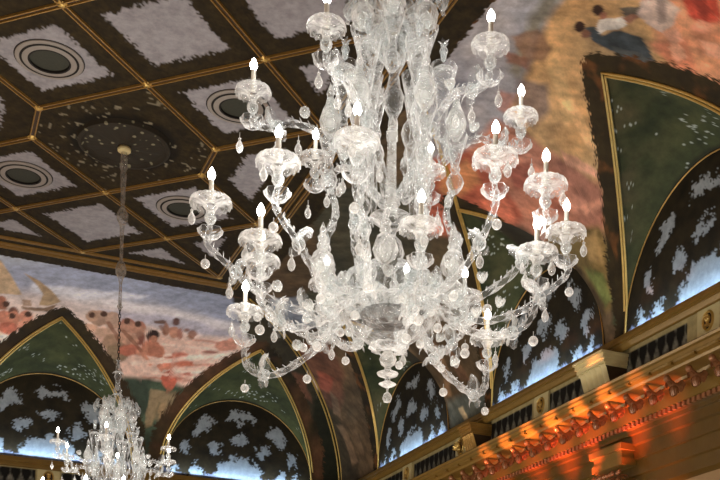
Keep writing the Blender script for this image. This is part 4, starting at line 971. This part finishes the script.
def b_obelisk(bm):
    sq_lathe(bm, [(9, 188), (9.5, 190), (9.5, 196), (8, 197), (6, 262), (8, 264), (8, 268), (5, 270)])
    add_lathe(bm, px([(3, 269), (5, 273), (2.5, 276), (3.5, 280), (0, 287)]), 10)
    for sd in (-1, 1): add_leaf(bm, V(0, 270), (sd, 0, .6), (0, 0, 1), 9*Q, 3*Q, .5, n=3)
def b_spire(bm):
    add_lathe(bm, px([(3, 0), (9, 5), (12, 14), (9, 24), (4, 29), (6, 32), (4, 36), (5, 40), (2.6, 44), (3.4, 48), (0, 57)]), 14, scallop=lambda i, a: (1+.08*math.cos(7*a), 0))
    for i in range(5):
        a = 2*PI*i/5; add_leaf(bm, V(0, 2), (math.cos(a), math.sin(a), .6), (0, 0, 1), 17*Q, 5*Q, .8, n=4)
def b_trumpet(bm):
    add_lathe(bm, px([(3, -14), (7, -9), (9, -3), (7, 3), (4, 7), (5, 11), (3.6, 15), (6, 24), (9, 34), (12.5, 45), (11.5, 46)]), 20, scallop=lambda i, a: (1+.04*math.cos(10*a), 0))
def b_ornspire(bm):
    # leafy spire sitting in a trumpet
    add_lathe(bm, px([(3, 40), (9, 50), (11, 58), (8, 68), (5, 74), (3, 82), (4, 86), (0, 98)]), 12)
    for j, (zz, n_, L, tl) in enumerate(((48, 7, 19, .5), (60, 6, 15, .9), (72, 5, 11, 1.5))):
        for i in range(n_):
            a = 2*PI*(i+.5*j)/n_; add_leaf(bm, V(0, zz), (math.cos(a), math.sin(a), tl), (0, 0, 1), L*Q, 5*Q, .7, n=4)
def b_flute(bm):
    add_lathe(bm, px([(2.5, 0), (5, 6), (3, 12), (6, 20), (8, 28), (5, 36), (3.5, 42), (5, 52), (9, 78), (14, 100), (13, 101)]), 20, scallop=lambda i, a: (1+(.05 if i > 6 else 0)*math.cos(8*a), 0))
def b_spray(bm):
    for j, (zz, n_, L, tl, w) in enumerate(((0, 7, 15, .5, 4), (7, 6, 14, 1.0, 3.6), (15, 5, 15, 2.2, 3.6))):
        for i in range(n_):
            a = 2*PI*(i+.5*j)/n_; add_leaf(bm, V(0, zz), (math.cos(a), math.sin(a), tl), (0, 0, -1) if j == 0 else (0, 0, 1), L*Q, w*Q, .9, n=5)
    add_ball(bm, V(0, 18), 4.5*Q)
def b_ballvase(bm):
    add_lathe(bm, px([(2.5, 0), (4, 20), (3, 34), (5, 48), (8, 55), (10, 63), (8, 71), (4, 77), (5, 82), (3.6, 88), (6, 98), (11, 122), (10, 123)]), 18)
def b_cornershell(bm):
    for i in range(3): add_leaf(bm, V(0, 0), (1, (i-1)*.5, .5+.2*(i == 1)), (0, 0, 1), (40-6*abs(i-1))*Q, 9*Q, 1.2, n=8)
def b_crown(bm):
    pts = catmull([V(6, 392), V(20, 402), V(36, 408), V(46, 402), V(50, 392)], 6); add_tube(bm, pts, lambda t: (3.6-1.5*t)*Q, 8, twist=.3, star=.15)
    for k in (8, 16, 22):
        for sd in (-1, 0, 1): add_leaf(bm, pts[k], (.5, sd*.8, 1), (0, 0, 1), 22*Q, 6*Q, .9)
    add_lathe(bm, px([(3, 0), (6, 8), (9, 22), (8, 23)]), 14, Matrix.Translation(V(26, 404)))
def b_branch(bm):
    pts = catmull([V(16, 96), V(40, 104), V(62, 128), V(66, 158), V(56, 190), V(62, 216)], 9)
    add_tube(bm, pts, lambda t: (4.6-1.4*t)*Q, 8, twist=.35, star=.18)
    for k in range(3, len(pts)-2, 2):
        for sd in (-1, 1): add_leaf(bm, pts[k], (.2, sd, .5), (0, 0, 1), 9*Q, 3.5*Q, .5, n=3)
    for k in (12, 26):
        add_ball(bm, pts[k], 6.5*Q)
        for sd in (-1, 1): add_leaf(bm, pts[k], (.7, sd*.6, .7), (0, 0, 1), 22*Q, 7*Q, 1.)
        add_leaf(bm, pts[k], (-.8, 0, .6), (0, 0, 1), 20*Q, 7*Q, 1.)
def ring(root, key, name, build, mat, r, z, n, off):
    for k in range(n):
        a = math.radians(off+360*k/n)
        o = part(key, name, build, mat, root); o.location = Vector((r*Q*math.cos(a), -r*Q*math.sin(a), z*Q)); o.rotation_euler = (0, 0, -a)
def b_sleeve(bm):
    add_lathe(bm, px([(3.4, 640), (7, 646), (4, 652), (3.5, 700), (6, 712), (12, 724), (13, 735), (9, 748), (4, 756), (4, 800), (6, 840), (13, 852), (14, 864), (8, 876), (5, 884), (6, 930), (8, 960), (6, 968), (10, 976), (8, 990), (7, 1010), (6, 1026)]), 16)
def b_chain(bm):
    z = 500; k = 0
    while z < 648:
        rot = Matrix.Rotation(PI/2 if k % 2 else 0, 4, 'Z')
        pts = [rot @ Vector((2.6*Q*math.cos(2*PI*i/10), 0, (z+5+5.5*math.sin(2*PI*i/10))*Q)) for i in range(11)]
        add_tube(bm, pts, .9*Q, 5, cap=False); z += 8.5; k += 1
def make_chandelier():
    root = thing('glass_chandelier', 'huge many-armed clear glass chandelier with lit candles filling the centre', 'chandelier', (0, 0, 0), YAW, 'blown glass chandeliers')
    for nm, b, mt in (('central_column', b_column, 'glass'), ('bowl', b_bowl, 'clear'), ('bowl_dark_disc', b_darkdisc, 'bowldark'), ('scalloped_skirt', b_skirt, 'glass'), ('finial', b_finial, 'milky')):
        part(nm, nm, b, M[mt], root)
    o = part('obelisk', 'obelisk_spire', b_obelisk, M['milky'], root); o.location = V(0, -4, -18)
    for kind, th, R, z in ARMS: candle_arm(root, kind, th, R, z)
    ring(root, 'branch', 'scroll_branch', b_branch, M['glass'], 0, 0, 6, 0)
    ring(root, 'trumpet', 'trumpet_vase', b_trumpet, M['glass'], 64, 228, 6, 0)
    ring(root, 'ornspire', 'leafy_spire', b_ornspire, M['milky'], 64, 228, 6, 0)
    ring(root, 'flute', 'fluted_cone', b_flute, M['glass'], 50, 244, 6, 0)
    ring(root, 'spray', 'leaf_spray', b_spray, M['glass'], 50, 342, 6, 0)
    ring(root, 'ballvase', 'ball_stem_vase', b_ballvase, M['glass'], 28, 200, 4, 48)
    ring(root, 'trumpet', 'trumpet_vase', b_trumpet, M['glass'], 34, 332, 5, 20)
    ring(root, 'spire', 'spire', b_spire, M['milky'], 34, 374, 5, 20)
    ring(root, 'spire', 'spire', b_spire, M['milky'], 74, 110, 6, 32)
    ring(root, 'shell', 'curled_leaf', b_cornershell, M['glass'], 42, 94, 10, 0)
    ring(root, 'shell', 'curled_leaf', b_cornershell, M['glass'], 14, 352, 6, 50)
    ring(root, 'flower', 'glass_flower', b_flower, M['milky'], 60, 104, 8, 0)
    ring(root, 'dropb', 'pendant_drop', b_ball, M['milky'], 50, 82, 6, 10)
    ring(root, 'dropd', 'pendant_drop', b_drop, M['milky'], 58, 216, 8, 10)
    ring(root, 'crown', 'crown_arm', b_crown, M['glass'], 0, 0, 6, 10)
    o = part('spray', 'leaf_spray', b_spray, M['glass'], root); o.location = V(0, 492)
    o = part('spray', 'leaf_spray', b_spray, M['glass'], root); o.location = V(0, 440)
    o = part('chain', 'chain', b_chain, M['iron'], root)
    o = part('sleeve', 'suspension_rod', b_sleeve, M['rodglass'], root)
    part('canopy', 'canopy', lambda bm: add_lathe(bm, px([(0, 1012), (9, 1012), (15, 1015), (16, 1019), (12, 1026)]), 24), M['cream'], root)
    return root
def copy_tree(o, parent=None):
    c = o.copy(); col.objects.link(c); c.parent = parent
    for ch in o.children: copy_tree(ch, c)
    return c
big = make_chandelier()
BASEZ = EYE+.2455*U
small = copy_tree(big)
small['label'] = 'distant smaller-looking glass chandelier on a long rod at the lower left'
ax = .825; Fd = Vector((math.sin(.4203), math.cos(.4203), 0)); Rd = Vector((math.cos(.4203), -math.sin(.4203), 0))
pos = Vector((.3152, .7628, 0))*U
big.location = (pos.x, pos.y, BASEZ)
for ch in big.children:
    if ch.name.split('.')[0] in ('suspension_rod', 'canopy'): ch.location.z += 27*Q
small.location = (MX*U, MY*U, BASEZ+.014*U); small.rotation_euler = (0, 0, YAW+math.radians(30))
medallion('ceiling_medallion', pos.y/U, 'dark leafy round medallion overhead that the near chandelier hangs from') if False else None

# ================================================================= LIGHT
def light(kind, name, loc, energy, color, size=.1, rot=None, parent=None, **kw):
    d = bpy.data.lights.new(name, kind); d.energy = energy; d.color = color
    if kind == 'AREA': d.shape = 'RECTANGLE'; d.size, d.size_y = size
    else: d.shadow_soft_size = size
    for k, v in kw.items(): setattr(d, k, v)
    o = bpy.data.objects.new(name, d); col.objects.link(o); o.location = loc
    if rot: o.rotation_euler = rot
    if parent: o.parent = parent
    return o
for root, e in ((big, 2.3), (small, 2.0)):
    for n_, (kind, r, z) in enumerate((('C', 115, 345), ('A', 150, 225), ('D', 150, 150))):
        for k in range(5):
            a = math.radians(72*k+24*n_)
            light('POINT', 'candle_light', Vector((r*Q*math.cos(a), -r*Q*math.sin(a), z*Q)), e, (1, .97, .92), .05, parent=root)
# cold strips hidden behind the upper cornice, one below each lunette
for c0 in RIGHT: light('AREA', 'strip_light', m3(W-.014, c0, .671), 10, (.70, .84, 1), (.018*U, .36*U), rot=(PI, .0, 0))
for c0 in FAR: light('AREA', 'strip_light', m3(c0, D-.014, .671), 13, (.70, .84, 1), (.36*U, .018*U), rot=(PI, 0, 0))
# warm lamps on the wall below the lower cornice
def spot(loc, tgt, e, colr, ang):
    o = light('SPOT', 'wall_lamp', loc, e, colr, .16 if ang > 20 else .05, spot_size=math.radians(ang), spot_blend=.8)
    o.rotation_euler = (Vector(tgt)-Vector(loc)).to_track_quat('-Z', 'Y').to_euler()
for y, e in ((1.40, 50), (1.50, 130), (1.60, 150), (1.70, 130), (1.80, 80), (1.92, 40)):
    spot(m3(W-.052, y, .435), m3(W-.026, y, .535), e, (1, .13, .055), 62)
for y, e in ((1.42, 300), (1.50, 640), (1.58, 850), (1.66, 900), (1.74, 820), (1.82, 620), (1.90, 380)):
    spot(m3(W-.20, y, .37), m3(W-.080, y, .543), e, (1, .30, .11), 14)
spot(m3(W-.06, 1.55, .33), m3(W-.03, 1.55, .42), 10, (1, .22, .07), 60)
spot(m3(W-.05, 1.44, .30), m3(W-.012, 1.44, .44), 34, (1, .26, .07), 50)
spot(m3(W-.05, 1.60, .32), m3(W-.012, 1.60, .44), 22, (1, .26, .07), 46)
# unseen fill points added low in the room for general light
for x, y, e in ((.0, .5, 330), (.4, .6, 290), (.0, 1.6, 330), (.4, 1.8, 330), (.2, 2.5, 260)):
    light('POINT', 'fill_light', m3(x, y, -.02), e, (1, .93, .84), .5)
w = bpy.data.worlds.new('hall_world'); bpy.context.scene.world = w; w.use_nodes = True
w.node_tree.nodes['Background'].inputs['Color'].default_value = (.5, .46, .42, 1); w.node_tree.nodes['Background'].inputs['Strength'].default_value = .3

# ================================================================= CAMERA
cam = bpy.data.cameras.new('camera'); co = bpy.data.objects.new('camera', cam); col.objects.link(co)
ya, pi_, ro = .4203, .0269, .0206
cy, sy, cp, sp = math.cos(ya), math.sin(ya), math.cos(pi_), math.sin(pi_)
F = Vector((sy*cp, cy*cp, sp)); Rt = Vector((cy, -sy, 0)); Up = Rt.cross(F)
ck, sk = math.cos(ro), math.sin(ro)
r_ = ck*Rt+sk*Up; u_ = -sk*Rt+ck*Up
mw = Matrix((r_, u_, -F)).transposed().to_4x4(); mw.translation = (0, 0, EYE)
co.matrix_world = mw
cam.sensor_width = 36; cam.lens = 1153.7/720*36
cam.shift_x = (360-413.24)/720; cam.shift_y = (712.34-240)/720
cam.clip_start = .05; cam.clip_end = 200
sc = bpy.context.scene; sc.camera = co
sc.view_settings.view_transform = 'Standard'; sc.view_settings.look = 'None'; sc.view_settings.exposure = 0.0
sc.cycles.max_bounces = 8; sc.cycles.transparent_max_bounces = 24; sc.cycles.diffuse_bounces = 3
sc.cycles.use_denoising = True; sc.cycles.sample_clamp_indirect = 4
